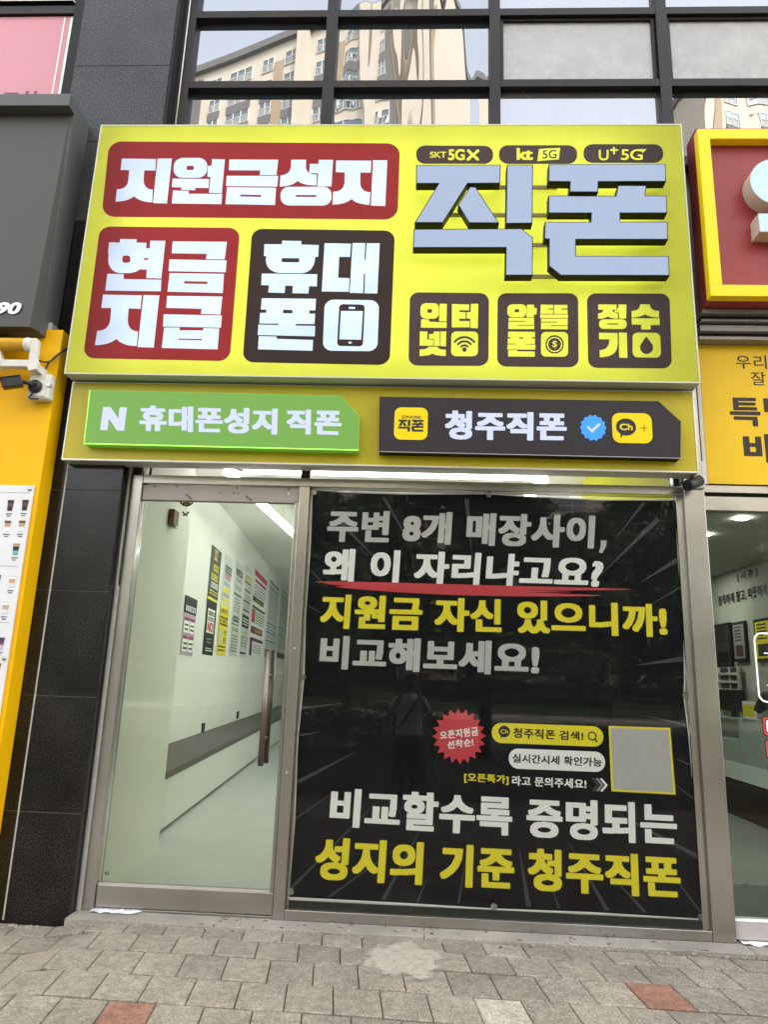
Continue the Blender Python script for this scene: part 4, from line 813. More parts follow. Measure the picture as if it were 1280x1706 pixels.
text_mb(f, 'SSI', [(-1.625, 2.725), (-1.580, 2.692), (-1.590, 2.679), (-1.635, 2.712)], 0.0112)
text_mb(f, 'SSI', [(-1.200, 2.725), (-1.155, 2.692), (-1.165, 2.679), (-1.210, 2.712)], 0.0112)
for x in (-1.86, -1.70, -1.27, -0.90): f.box(x - 0.004, x + 0.004, 0.0108, 0.0115, 2.766, 2.782)
for x, w in ((-1.405, 0.035), (-1.30, 0.05)): text_mb(f, '강 남', [(x, 2.739), (x + w, 2.739), (x + w, 2.729), (x, 2.729)], 0.0112)
part('film_print', f, M['ink_dgrey'], door)
f = MB(); f.add([(-1.905, 0.0345, .262), (-1.893, 0.0345, .262), (-1.893, 0.0345, .236), (-1.905, 0.0345, .236)], [(0, 1, 2, 3)])
f2_ = MB(); text_mb(f2_, 'KS', rect(-1.909, -1.884, 0.240, 0.262), 0.0352)
part('glass_stamp', f2_, M['ink_dgrey'], door)
f = MB()
for x, z in ((-0.789, 1.679), (-0.789, 0.9)): f.prism(disc(x, z, 0.006, 12), -0.0075, 0.0)
part('screw', f, M['alu'], sf)
f = MB(); f.prism(disc(-0.90, 2.742, 0.011, 16), 0.007, 0.0115)
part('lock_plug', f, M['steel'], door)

# ------------------------------------------------------------------ inside the phone shop
iw = MB()
iw.add([(-1.998, .10, 0), (-2.066, 1.48, 0), (-2.066, 1.48, 3.8), (-1.998, .10, 3.8)], [(0, 1, 2, 3)])
iw.add([(-2.066, 1.48, 0), (-2.52, 1.48, 0), (-2.52, 1.48, 3.8), (-2.066, 1.48, 3.8)], [(0, 1, 2, 3)])
iw.add([(-2.49, 1.48, 0), (-3.50, 15.0, 0), (-3.50, 15.0, 3.8), (-2.49, 1.48, 3.8)], [(0, 1, 2, 3)])
iw.add([(-3.6, 15.0, 0), (1.9, 15.0, 0), (1.9, 15.0, 3.8), (-3.6, 15.0, 3.8)], [(0, 1, 2, 3)])
struct('interior_wall', iw, M['interior'])
iw = MB(); iw.quad((1.90, 3.2, 0), (1.90, 15, 0), (1.90, 15, 3.8), (1.90, 3.2, 3.8)).quad((1.90, .11, 0), (1.90, 1.2, 0), (1.90, 1.2, 2.6), (1.90, .11, 2.6))
struct('interior_side_wall', iw, M['interior'])
iw = MB(); iw.quad((1.895, .11, 0), (1.895, 3.2, 0), (1.895, 3.2, 3.8), (1.895, .11, 3.8))
struct('interior_yellow_wall', iw, M['interior_yellow'])
iw = MB(); iw.quad((-3.7, .06, 3.78), (1.95, .06, 3.78), (1.95, 15, 3.78), (-3.7, 15, 3.78))
iw.quad((-2.1, .10, 3.47), (1.95, .10, 3.47), (1.95, .10, 3.8), (-2.1, .10, 3.8))
struct('interior_ceiling', iw, M['interior'])
fl = MB()
def vx(t): return -0.073 * t
for i in range(-3, 6):
    for j in range(0, 25):
        y0, y1 = 0.06 + j * 0.6, 0.06 + (j + 1) * 0.6 - 0.003
        x0 = -1.65 + i * 0.6
        fl.add([(x0 + vx(y0), y0, .058), (x0 + .597 + vx(y0), y0, .058), (x0 + .597 + vx(y1), y1, .058), (x0 + vx(y1), y1, .058)], [(0, 1, 2, 3)])
struct('interior_floor', fl, M['floor_tile'])
fb = MB(); fb.quad((-4, .06, .055), (2, .06, .055), (2, 15.1, .055), (-4, 15.1, .055))
struct('interior_floor_joint', fb, mat('floor_joint', (0.42, 0.44, 0.42), 0.8))

# rectangular LED strip lamp hung under the ceiling
lamp = thing('linear_lamp', 'long white LED strip lamp glowing behind the shop glass', 'lamp', (-0.3, 3.5, 3.4))
def strip(mb, x0, y0, x1, y1, w, z0, z1):
    d = Vector((x1 - x0, y1 - y0, 0)); n_ = Vector((-d.y, d.x, 0)).normalized() * (w / 2)
    mb.obox(((x0 + x1) / 2, (y0 + y1) / 2, (z0 + z1) / 2), d / 2, n_, (0, 0, (z1 - z0) / 2))
segs = [(-1.85, 1.70, 1.22, 1.74), (-1.842, 1.76, -1.60, 6.5), (1.20, 1.80, 1.0, 6.5), (-1.55, 6.55, 0.95, 6.55)]
h_, d_ = MB(), MB()
for s in segs:
    strip(h_, *s, 0.078, 3.425, 3.47); strip(d_, *s, 0.092, 3.385, 3.424)
part('lamp_housing', h_, M['white'], lamp); part('diffuser', d_, M['tube_lamp'], lamp)
h_ = MB()
for x, y in ((-1.7, 1.70), (1.1, 1.73), (-1.72, 4.1), (-1.62, 6.3), (0.9, 6.5)): h_.tube([(x, y, 3.47), (x, y, 3.78)], 0.004, 6)
part('hanger', h_, M['alu'], lamp)
lamp2 = thing('linear_lamp', 'second LED strip lamp deep inside the phone shop', 'lamp', (-1.0, 11, 3.4))
h_, d_ = MB(), MB()
for s in ((-2.3, 10.5, 1.0, 10.5),):
    strip(h_, *s, 0.078, 3.425, 3.47); strip(d_, *s, 0.092, 3.385, 3.424)
part('lamp_housing', h_, M['white'], lamp2); part('diffuser', d_, M['tube_lamp'], lamp2)
dl = MB(); dl.add([(x, z, 3.772) for x, z in disc(0.325, 3.6, 0.09, 24)], [tuple(range(24))])
solo('downlight', dl, M['spot_lamp'], 'small round white downlight above the banner top edge', 'downlight')

# bench along the left wall
bn = thing('bench', 'low white bench with grey sloping top along the shop wall', 'bench', (-2.6, 6.5, 0.06))
def bl(y, off): return (-2.248 - 0.073 * (y - 2.018) - off, y)
prof_base = [(0.0, 0.10), (0.0, 0.535), (0.30, 0.535), (0.30, 0.10)]
prof_kick = [(0.045, 0.058), (0.045, 0.10), (0.30, 0.10), (0.30, 0.058)]
prof_top = [(-0.012, 0.537), (-0.012, 0.605), (0.282, 0.745), (0.30, 0.74), (0.30, 0.537)]
def extr(prof, ya, yb):
    mb = MB(); n_ = len(prof)
    vs = [(bl(y, o)[0], y, z) for y in (ya, yb) for o, z in prof]
    mb.add(vs, [tuple(range(n_)), tuple(range(2 * n_ - 1, n_ - 1, -1))] + [((k + 1) % n_, k, n_ + k, n_ + (k + 1) % n_) for k in range(n_)])
    return mb
yy = 1.50; pan = MB()
while yy < 14.5:
    y2 = min(14.7, yy + 0.62); e_ = extr(prof_base, yy + 0.002, y2 - 0.002); pan.add(e_.v, e_.f); yy = y2
part('base_panel', pan, M['white'], bn)
part('kick_strip', extr(prof_kick, 1.5, 14.7), M['bench_top'], bn)
part('bench_top', extr(prof_top, 1.49, 14.7), M['bench_top'], bn, bevel=0.006)

# sockets and posters on the receding wall
WN = Vector((1, 0.073, 0)).normalized()
def wallpt(y, z, lift=0.006):
    x = -2.49 - (1.01 / 13.52) * (y - 1.48)
    return (x + lift, y, z)
def wquad(mb, y0, y1, z0, z1, lift): mb.quad(wallpt(y0, z0, lift), wallpt(y1, z0, lift), wallpt(y1, z1, lift), wallpt(y0, z1, lift))
for i, (y, z) in enumerate(((4.80, 0.80), (7.5, 0.83))):
    f = MB(); a = wallpt(y, z); f.box(a[0] - 0.004, a[0] + 0.014, y - 0.055, y + 0.055, z - 0.06, z + 0.06)
    solo('wall_socket', f, M['plastic_black'], ('black wall socket nearer the door above the grey bench', 'black wall socket farther along the wall above the grey bench')[i], 'socket', 'wall sockets over the bench', 0.004)
PR = random.Random(3)
def poster(label, y0, y1, zt, zb, blocks, base='ink_pale'):
    o = thing('poster', label, 'poster', wallpt((y0 + y1) / 2, zb), 'promotional posters on the shop wall')
    sh = MB(); wquad(sh, y0, y1, zb, zt, 0.006); part('sheet', sh, M[base], o)
    per = {}
    for u0, u1, v0, v1, m_, kind in blocks:
        lift = 0.0085 if kind == 'b' else 0.011
        mb = per.setdefault((m_, kind != 'b'), MB())
        ya, yb = y0 + (y1 - y0) * u0, y0 + (y1 - y0) * u1
        za, zb_ = zt - (zt - zb) * v0, zt - (zt - zb) * v1
        if kind in 'b': wquad(mb, ya, yb, zb_, za, lift)
        elif kind == 'l':      # rows of fine print
            nrow = max(2, int(abs(za - zb_) / 0.045)); 
            for r in range(nrow):
                zz0 = zb_ + (za - zb_) * (r + 0.25) / nrow; zz1 = zb_ + (za - zb_) * (r + 0.7) / nrow
                t = ya
                while t < yb - 0.03:
                    w = PR.uniform(0.03, 0.10) * (yb - ya) / 0.5; wquad(mb, t, min(yb, t + w), zz0, zz1, lift); t += w + 0.022 * (yb - ya) / 0.5
        elif kind == 't':      # big headline strokes
            t = ya
            while t < yb - 0.02:
                w = (yb - ya) * 0.16
                wquad(mb, t, t + w * .35, zb_, za, lift)
                wquad(mb, t + w * .4, t + w * .9, za - (za - zb_) * .2, za, lift); wquad(mb, t + w * .4, t + w * .9, zb_, zb_ + (za - zb_) * .2, lift)
                if PR.random() < .6: wquad(mb, t + w * .4, t + w * .9, zb_ + (za - zb_) * .42, zb_ + (za - zb_) * .58, lift)
                t += w * 1.12
    for (m_, up), mb in per.items(): part('print', mb, M[m_], o)
    return o
B_, L_, T_ = 'b', 'l', 't'
poster('short lilac poster with black header, lowest at the near end of the wall', 3.21, 3.82, 2.36, 1.69,
  [(0, 1, 0, .29, 'ink_black', B_), (.12, .9, .16, .25, 'ink_white', T_), (.1, .5, .36, .41, 'ink_magenta', B_), (.55, .95, .36, .41, 'ink_magenta', B_), (.1, .5, .42, .62, 'ink_white', B_), (.55, .95, .42, .62, 'ink_white', B_), (.16, .46, .45, .60, 'ink_dgrey', L_), (.6, .9, .45, .6, 'ink_dgrey', L_), (.1, .5, .67, .72, 'ink_magenta', B_), (.55, .95, .67, .72, 'ink_magenta', B_), (.1, .5, .73, .94, 'ink_white', B_), (.55, .95, .73, .94, 'ink_white', B_), (.16, .46, .76, .92, 'ink_dgrey', L_), (.6, .9, .76, .92, 'ink_dgrey', L_)], 'ink_lilac')
p2 = poster('tall black poster with a red NO! on a white torn shape', 4.37, 5.02, 3.16, 1.73,
  [(0, 1, 0, .47, 'ink_dgrey', B_), (.3, .6, .02, .12, 'ink_yellow', T_), (.3, .8, .16, .22, 'ink_yellow', T_), (.15, .8, .25, .31, 'ink_yellow', T_), (.2, .85, .33, .38, 'ink_white', T_), (.1, .9, .40, .45, 'ink_yellow', L_), (0, 1, .475, .50, 'ink_yellow', B_), (.15, .85, .58, .80, 'ink_white', B_), (.22, .8, .60, .64, 'ink_black', T_), (.22, .8, .655, .69, 'ink_black', T_), (.25, .75, .84, .90, 'ink_grey', L_), (.2, .85, .93, .97, 'ink_white', L_)], 'ink_black')
nm = MB()
V_, F_ = text_shape('NO!'); lo_, hi_ = V_.min(0), V_.max(0); U_ = (V_ - lo_) / (hi_ - lo_)
nm.add([wallpt(4.50 + .38 * u, 2.03 + .13 * v, 0.0125) for u, v in U_], F_); part('lettering', nm, M['ink_red'], p2)
poster('pale yellow poster with a solid gold lower half beside the black NO! poster', 5.26, 5.93, 3.2, 1.76,
  [(0, 1, .50, 1, 'ink_yellow', B_), (.2, .9, .10, .18, 'ink_black', T_), (.2, .8, .19, .24, 'ink_red', T_), (.15, .85, .27, .31, 'ink_blue', L_), (.1, .9, .33, .37, 'ink_yellow', B_), (.15, .85, .38, .42, 'ink_dgrey', L_), (.1, .9, .44, .47, 'ink_yellow', B_), (.1, .9, .54, .59, 'ink_tan', B_), (.08, .92, .62, .71, 'ink_brown', T_), (.1, .5, .75, .82, 'ink_white', B_), (.58, .95, .75, .80, 'ink_dgrey', B_), (.1, .5, .83, .89, 'ink_white', B_), (.58, .95, .82, .88, 'ink_dgrey', B_), (.1, .92, .90, .97, 'ink_dgrey', L_)])
poster('white poster with small grey print right of the gold one', 6.25, 6.94, 3.26, 1.77,
  [(.1, .9, .08, .15, 'ink_dgrey', T_), (.1, .9, .17, .22, 'ink_grey', L_), (.1, .9, .25, .30, 'ink_dgrey', L_), (0, 1, .34, .36, 'ink_dgrey', B_), (.1, .9, .38, .54, 'ink_grey', L_), (.15, .9, .58, .64, 'ink_dgrey', T_), (0, .9, .66, .67, 'ink_dgrey', B_), (.1, .9, .70, .74, 'ink_dgrey', L_), (.1, .9, .77, .96, 'ink_grey', L_)])
poster('white poster with black bars and one black block in the middle', 7.2, 7.92, 3.33, 1.79,
  [(0, 1, .10, .16, 'ink_yellow', T_), (.0, .9, .17, .19, 'ink_dgrey', B_), (.1, .9, .21, .25, 'ink_grey', L_), (0, .9, .26, .28, 'ink_dgrey', B_), (.1, .9, .30, .37, 'ink_grey', L_), (0, .9, .38, .40, 'ink_dgrey', B_), (.1, .9, .41, .47, 'ink_grey', L_), (0, .9, .48, .50, 'ink_dgrey', B_), (0, 1, .54, .68, 'ink_black', B_), (.1, .9, .57, .66, 'ink_white', L_), (.3, .9, .72, .75, 'ink_yellow', L_), (.1, .9, .77, .90, 'ink_grey', L_), (0, .9, .95, .97, 'ink_dgrey', B_)])
poster('wide poster with a red header and purple tables', 8.24, 9.95, 3.42, 1.84,
  [(0, 1, .0, .07, 'ink_red', B_), (.05, .95, .10, .14, 'ink_magenta', B_), (.05, .95, .16, .30, 'ink_blue', L_), (0, .85, .31, .37, 'ink_black', B_), (.2, .8, .33, .36, 'ink_yellow', L_), (0, 1, .42, .45, 'ink_dgrey', B_), (.0, .22, .46, .62, 'ink_red', B_), (.28, .95, .47, .62, 'ink_dgrey', L_), (0, .9, .66, .74, 'ink_purple', B_), (.3, .8, .68, .72, 'ink_yellow', L_), (.0, 1, .79, .83, 'ink_purple', B_), (0, .16, .83, 1, 'ink_purple', B_), (.25, .9, .85, .97, 'ink_grey', L_)], 'ink_white')
poster('pale blue price table poster, last but one along the wall', 10.4, 12.2, 3.52, 1.88,
  [(0, 1, .0, .03, 'ink_blue', B_), (0, 1, .08, .10, 'ink_blue', B_), (.04, .96, .11, .52, 'ink_grey', L_), (0, 1, .55, .57, 'ink_blue', B_), (.04, .96, .58, .66, 'ink_blue', L_), (0, 1, .67, .69, 'ink_blue', B_), (.04, .96, .70, .76, 'ink_grey', L_), (0, 1, .78, .80, 'ink_blue', B_), (.04, .96, .81, .88, 'ink_grey', L_), (0, 1, .90, 1, 'ink_dgrey', B_)])
poster('pale green price table poster at the far end of the wall', 12.6, 14.4, 3.62, 1.92,
  [(0, 1, .0, .02, 'ink_teal', B_), (0, 1, .08, .10, 'ink_teal', B_), (.04, .96, .11, .52, 'ink_grey', L_), (0, 1, .55, .57, 'ink_teal', B_), (.04, .96, .58, .66, 'ink_teal', L_), (0, 1, .67, .69, 'ink_teal', B_), (.04, .96, .70, .86, 'ink_grey', L_), (0, 1, .92, 1, 'ink_dgrey', B_)])

# small fittings by the door
ab = thing('alarm_box', 'small brown box on the white wall just inside the glass door', 'alarm box', (-2.03, .876, 2.66))
f = MB(); f.box(-2.04, -1.985, .815, .935, 2.67, 2.80); part('box_body', f, mat('alarm_brown', (0.16, 0.035, 0.03), 0.4), ab, 0.004)
f = MB(); f.box(-2.035, -1.978, .86, .925, 2.655, 2.669); part('clip', f, M['alu'], ab)
ch = thing('door_chime', 'round brass door chime with a butterfly hanging below the top door rail', 'door chime', (-1.66, .13, 2.60))
f = MB(); f.tube([(-1.66 + .05 * math.cos(t), .13, 2.715 + .05 * math.sin(t)) for t in [2 * PI * k / 24 for k in range(25)]], 0.006, 8, False); part('ring', f, M['brown_wood'], ch)
f = MB(); f.tube([(-1.66, .13, 2.755), (-1.66, .13, 2.735), (-1.66, .13, 2.69), (-1.66, .13, 2.674)], [.008, .022, .027, .030], 14); part('bell', f, mat('brass', (0.45, 0.30, 0.12), 0.3, metal=0.9), ch)
f = MB(); f.tube([(-1.66, .13, 2.674), (-1.66, .13, 2.622)], .0012, 5); part('thread', f, M['ink_dgrey'], ch)
f = MB(); f.prism([(-1.66, 2.607), (-1.682, 2.626), (-1.688, 2.612), (-1.672, 2.603), (-1.68, 2.590), (-1.666, 2.588), (-1.66, 2.598), (-1.654, 2.588), (-1.64, 2.590), (-1.648, 2.603), (-1.632, 2.612), (-1.638, 2.626)], .128, .132); part('butterfly', f, M['ink_brown'], ch)
el = thing('emergency_lamp', 'white twin-head emergency lamp seen through the pane above the door', 'lamp', (-1.62, .45, 3.06))
f = MB(); f.box(-1.66, -1.56, .42, .47, 3.05, 3.13); part('lamp_body', f, M['plastic_white'], el, 0.008)
for x, a in ((-1.50, 0.5), (-1.40, -0.35)):
    f = MB(); d = Vector((math.cos(a), -.25, math.sin(a))).normalized() * .055
    c_ = Vector((x, .43, 3.13 if a > 0 else 3.08)); f.tube([c_ - d, c_ - d * .2, c_ + d], [.022, .045, .052], 14); part('lamp_head', f, M['plastic_white'], el)
f = MB(); f.tube([(-1.56, .44, 3.09), (-1.50, .43, 3.11), (-1.42, .43, 3.09)], .008, 8); part('bracket', f, M['plastic_black'], el)

# ------------------------------------------------------------------ main sign
S = thing('main_sign', 'large yellow backlit phone shop sign with white Korean letters and raised blue letters', 'sign', (-0.3, -0.3, 3.482))
f = MB()
f.box(-2.462, 1.862, -0.100, -0.092, 3.482, 5.512).box(-2.462, 1.862, -.2995, -.1002, 3.482, 3.488).box(-2.462, 1.862, -.2995, -.1002, 5.506, 5.512)
f.box(-2.462, -2.456, -.2995, -.1002, 3.4882, 5.5058).box(1.856, 1.862, -.2995, -.1002, 3.4882, 5.5058)
part('sign_box', f, mat('sign_box_paint', (0.44, 0.46, 0.40), 0.4, var=0.05, scale=4), S)
for z in (3.68, 4.00, 4.32, 4.64, 4.96, 5.28): part('light_tube', MB().tube([(-2.25, -.150, z), (1.52, -.150, z)], .013, 8), M['box_tube'], S)
YS = -.3000
panels = [('red_panel', pl, 'skin_red') for pl in mm(ART['red'])] + [('black_panel', mm(ART['black'])[0], 'skin_black')] + [('service_panel', pl, 'skin_plum') for pl in mm(ART['box'])] + [('carrier_pill', pl, 'skin_plum') for pl in mm(ART['pill'])]
white, yellow = mm(ART['white']), mm(ART['yellow'])
def inside(poly, pan):
    cx = sum(q[0] for q in poly[0]) / len(poly[0]); cz = sum(q[1] for q in poly[0]) / len(poly[0])
    xs = [q[0] for q in pan[0]]; zs = [q[1] for q in pan[0]]
    return min(xs) < cx < max(xs) and min(zs) < cz < max(zs)
face = [[(-2.453, 3.491), (1.853, 3.491), (1.853, 5.503), (-2.453, 5.503)]] + [pl[0] for _, pl, _ in panels]
art('sign_face', [face], YS, M['skin_yellow'], S)
for nm, pl, mk in panels:
    rings = [pl[0]]
    for w in white + yellow:
        if inside(w, pl): rings += w
    art(nm, [rings], YS, M[mk], S)
for nm, pl, mk in panels:
    ins = [w for w in white if inside(w, pl)]
    if ins: art('lettering', ins, YS, M['skin_white'], S)
    ins = [w for w in yellow if inside(w, pl)]
    if ins: art('yellow_lettering', ins, YS, M['skin_yellow'], S)
f = MB()
f.box(-2.464, 1.864, -.3035, -.2998, 5.504, 5.514).box(-2.464, 1.864, -.3035, -.2998, 3.480, 3.490).box(-2.464, -2.454, -.3035, -.2998, 3.4902, 5.5038).box(1.854, 1.864, -.3035, -.2998, 3.4902, 5.5038)
part('edge_trim', f, mat('sign_trim', (0.50, 0.51, 0.38), 0.4), S)
yq = -.3014
for s_, k_, wt in (('SKT', 'SKT', .022), ('5G', '5G', .035), ('kt', 'kt', .042), ('U', 'U', .02), ('5G', '5Gu', .018)): line('carrier_lettering', s_, qm(TXT[k_]), yq, M['skin_yellow' if False else 'sign_yellow'], S, wt, wt, .95)
line('dollar_mark', '$', qm(TXT['$']), yq, M['sign_yellow'], S, .02, .02)
line('dark_lettering', '5G', qm(TXT['5Gk']), -.3028, M['sign_plum'], S, .012, .012, 1.0)
rail_m = mat('rail_olive', (0.26, 0.22, 0.10), 0.5)
boxes('mounting_rail', [(a, b, -.318, -.3025, z - .012, z + .012) for z, a, b in ((4.969, .5, .95), (4.741, .1, .95), (4.502, .66, .95), (4.255, .70, .95))], rail_m, S)
def inset(poly, d):
    n_ = len(poly); ar = sum(poly[i][0] * poly[(i + 1) % n_][1] - poly[(i + 1) % n_][0] * poly[i][1] for i in range(n_))
    s = 1 if ar > 0 else -1; out = []
    for i in range(n_):
        p0, p1, p2 = Vector(poly[i - 1]), Vector(poly[i]), Vector(poly[(i + 1) % n_])
        d1, d2 = (p1 - p0).normalized(), (p2 - p1).normalized()
        n1, n2 = Vector((-d1.y, d1.x)) * s, Vector((-d2.y, d2.x)) * s
        b = n1 + n2; b = b / max(0.35, b.length_squared) * 2
        out.append(tuple(p1 + b * d))
    return out
for pl in mm(ART['raised_a']) + mm(ART['raised_b']):
    o = pl[0]
    f = MB(); f.prism(o, -.4045, -.335)
    L = part('raised_letter', f, M['letter_side'], S)
    art('letter_face', [[inset(o, .006)]], -.4062, M['letter_face'], L)
    art('back_lamp', [[inset(o, .018)]], -.3335, M['letter_glow'], L)

# ------------------------------------------------------------------ lower fascia with its two arrow signs
F_p = thing('fascia_panel', 'olive yellow fascia panel under the large sign, holding two arrow signs', 'fascia', (-0.3, -0.2, 2.895))
f = MB(); f.box(-2.445, 1.848, -.198, -.070, 2.897, 3.462); part('panel', f, M['fascia'], F_p, 0.002)
f = MB(); f.box(-2.449, 1.852, -.2015, -.197, 2.892, 2.900).box(-2.449, 1.852, -.2015, -.197, 3.459, 3.466).box(-2.449, -2.442, -.2015, -.197, 2.900, 3.459).box(1.845, 1.852, -.2015, -.197, 2.900, 3.459).box(-2.445, 1.848, -.197, -.06, 2.889, 2.8965)
part('edge_trim', f, M['alu'], F_p)
f = MB()
for x in (-1.75, 0.29, 1.3): f.obox((x, -.15, 3.472), (.04, 0, 0), (0, .012, 0), (0, 0, .006)); f.tube([(x - .06, -.16, 3.472), (x, -.17, 3.476), (x + .05, -.15, 3.472)], .005, 6)
part('cable_tie', f, M['plastic_black'], F_p)

G = thing('green_sign', 'backlit green arrow sign with a white N and Korean letters', 'sign', (-1.3, -.27, 2.98))
go = [(-2.281, 3.377), (-.537, 3.366), (-.404, 3.224), (-.398, 2.976), (-2.272, 2.984)]
f = MB(); f.prism(go, -.2685, -.200); part('sign_box', f, M['green_side'], G, 0.002)
art('sign_face', [[inset(go, .004)]], -.2700, M['sign_green'], G)
f = MB(); f.prism([(-2.274, 2.990), (-.399, 2.982), (-.399, 2.974), (-2.274, 2.982)], -.2722, -.2702).prism([(-2.283, 3.377), (-2.277, 3.377), (-2.268, 2.992), (-2.274, 2.992)], -.2722, -.2702)
part('glowing_edge', f, M['green_edge'], G)
art('letter_n', [[[(-2.172, 3.253), (-2.120, 3.253), (-2.056, 3.172), (-2.056, 3.253), (-2.004, 3.253), (-2.004, 3.083), (-2.054, 3.083), (-2.120, 3.168), (-2.120, 3.084), (-2.172, 3.085)]]], -.2714, M['sign_white'], G)
line('lettering', '휴대폰성지', qm(TXT['gtext1']), -.2714, M['sign_white'], G, .058, .042); line('lettering', '직폰', qm(TXT['gtext2']), -.2714, M['sign_white'], G, .058, .042)

Bk = thing('charcoal_sign', 'charcoal arrow sign with white Korean letters, a blue tick badge and yellow icons', 'sign', (.73, -.27, 2.965))
bo = [(-.270, 3.363), (1.594, 3.363), (1.732, 3.222), (1.712, 2.963), (-.262, 2.968)]
f = MB(); f.prism(bo, -.2685, -.200); part('sign_box', f, M['letter_side'], Bk, 0.002)
art('sign_face', [[inset(bo, .004)]], -.2700, M['sign_char'], Bk)
f = MB(); f.prism([(-.262, 2.974), (1.712, 2.969), (1.712, 2.964), (-.262, 2.969)], -.2712, -.2702); part('edge_line', f, M['ink_grey'], Bk)
f = MB(); text_mb(f, '청주직폰', qm(TXT['btext']), -.2714, 0.058, .042, 1.06); part('lettering', f, M['sign_white'], Bk)
ic = art('app_icon', [[rrect(-.165, .059, 3.058, 3.287, .045)]], -.2714, M['app_yellow'], Bk)
f = MB(); text_mb(f, 'ZIPHONE', qm(TXT['zip']), -.2726, .03, .03, 1.1)
V_, F_ = fill2d([p for p in mm(ART['raised_a']) + mm(ART['raised_b'])]); V_ = np.array(V_); lo_, hi_ = V_.min(0), V_.max(0); U_ = (V_ - lo_) / (hi_ - lo_)
f.add([(-.137 + .170 * u, -.2726, 3.115 + .085 * v) for u, v in U_], F_)
part('icon_mark', f, M['ink_black'], ic)
nb = 14; badge = []
for k in range(nb * 8):
    t = 2 * PI * k / (nb * 8); r_ = .0815 + .0048 * math.cos(nb * t); badge.append((1.155 + r_ * math.cos(t), 3.166 + r_ * 1.07 * math.sin(t)))
bd = art('tick_badge', [[badge]], -.2714, M['app_blue'], Bk)
art('tick_mark', [[[(1.112, 3.168), (1.123, 3.179), (1.146, 3.154), (1.193, 3.200), (1.204, 3.188), (1.147, 3.131)]]], -.2726, M['sign_white'], bd)
ci = art('chat_icon', [[rrect(1.280, 1.540, 3.064, 3.274, .052)]], -.2714, M['app_yellow'], Bk)
def balloon(cx, cz, rx, rz):
    o = [(cx + rx * math.cos(t), cz + rz * math.sin(t)) for t in [math.radians(a) for a in range(-110, 236, 8)]]
    return o + [(cx - rx * .62, cz - rz * 1.32)]
bb_ = art('speech_balloon', [[balloon(1.370, 3.175, .066, .060)]], -.2726, M['ink_black'], ci)
f = MB(); text_mb(f, 'Ch', rect(1.328, 1.412, 3.152, 3.198), -.2738, .03, .03, 1.0); part('balloon_text', f, M['app_yellow'], ci)
f = MB(); f.box(1.464, 1.512, -.2727, -.2722, 3.1685, 3.1725).box(1.486, 1.490, -.2730, -.2722, 3.146, 3.195); part('plus_sign', f, M['ink_black'], ci)

# ------------------------------------------------------------------ banner hung inside the window glass
BN = thing('banner', 'large black printed banner with white and yellow Korean lettering behind the window glass', 'banner', (.5, .05, .17))
yb = .052
top = [(-.741, 2.786), (-.5, 2.771), (-.1, 2.768), (.3, 2.778), (.5, 2.784), (.8, 2.768), (1.3, 2.757), (1.783, 2.768)]
side_r = [(1.776, 2.4), (1.786, 1.95), (1.768, 1.55), (1.757, 1.465), (1.774, 1.2), (1.788, .6), (1.793, .152)]
bot = [(1.1, .158), (.53, .152), (-.1, .158), (-.739, .160)]
side_l = [(-.730, .6), (-.741, 1.1), (-.724, 1.495), (-.738, 1.9), (-.733, 2.4)]
outl = top + side_r + bot + side_l
V_, F_ = fill2d([[outl]])
f = MB(); f.prism(outl, yb, yb + .002); part('sheet', f, M['banner_black'], BN)
hem = MB()
loop = [(x, yb - .001, z) for x, z in outl]
hem.tube(loop + [loop[0]], .0042, 6, False); part('hem', hem, M['ink_white'], BN)
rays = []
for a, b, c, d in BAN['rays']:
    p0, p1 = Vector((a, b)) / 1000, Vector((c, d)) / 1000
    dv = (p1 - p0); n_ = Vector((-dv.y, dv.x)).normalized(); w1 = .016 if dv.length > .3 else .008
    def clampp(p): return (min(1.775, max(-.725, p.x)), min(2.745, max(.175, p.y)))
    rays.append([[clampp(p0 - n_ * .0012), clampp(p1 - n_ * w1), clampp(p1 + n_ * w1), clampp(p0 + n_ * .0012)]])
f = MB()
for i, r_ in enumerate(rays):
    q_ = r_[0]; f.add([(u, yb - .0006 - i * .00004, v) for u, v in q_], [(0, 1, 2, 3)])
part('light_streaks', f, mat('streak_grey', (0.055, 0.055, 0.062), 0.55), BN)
GREY_ = mat('light_grey_ink', (0.52, 0.52, 0.50), 0.5); yt = yb - .0024
big = dict(wx=.034, wy=.030)
line('grey_lettering', '주변 8개 매장사이', [(-.618, 2.645), (1.232, 2.644), (1.213, 2.414), (-.623, 2.414)], yt, GREY_, BN, .052, .040)
art('comma', [[[(1.262, 2.472), (1.302, 2.472), (1.296, 2.430), (1.268, 2.384), (1.246, 2.388), (1.260, 2.430)]]], yt, GREY_, BN)
line('white_lettering', '왜 이 자리냐고요?', qm(BAN['L2']), yt, M['ink_white'], BN, .052, .040); line('yellow_lettering', '지원금 자신 있으니까!', qm(BAN['L3']), yt, M['ink_yellow'], BN, .052, .040)
line('grey_lettering', '비교해보세요!', qm(BAN['L4']), yt, GREY_, BN, .052, .040); line('white_lettering', '비교할수록 증명되는', qm(BAN['L5']), yt, M['ink_white'], BN, .052, .036); line('yellow_lettering', '성지의 기준 청주직폰', qm(BAN['L6']), yt, M['ink_yellow'], BN, .054, .040)
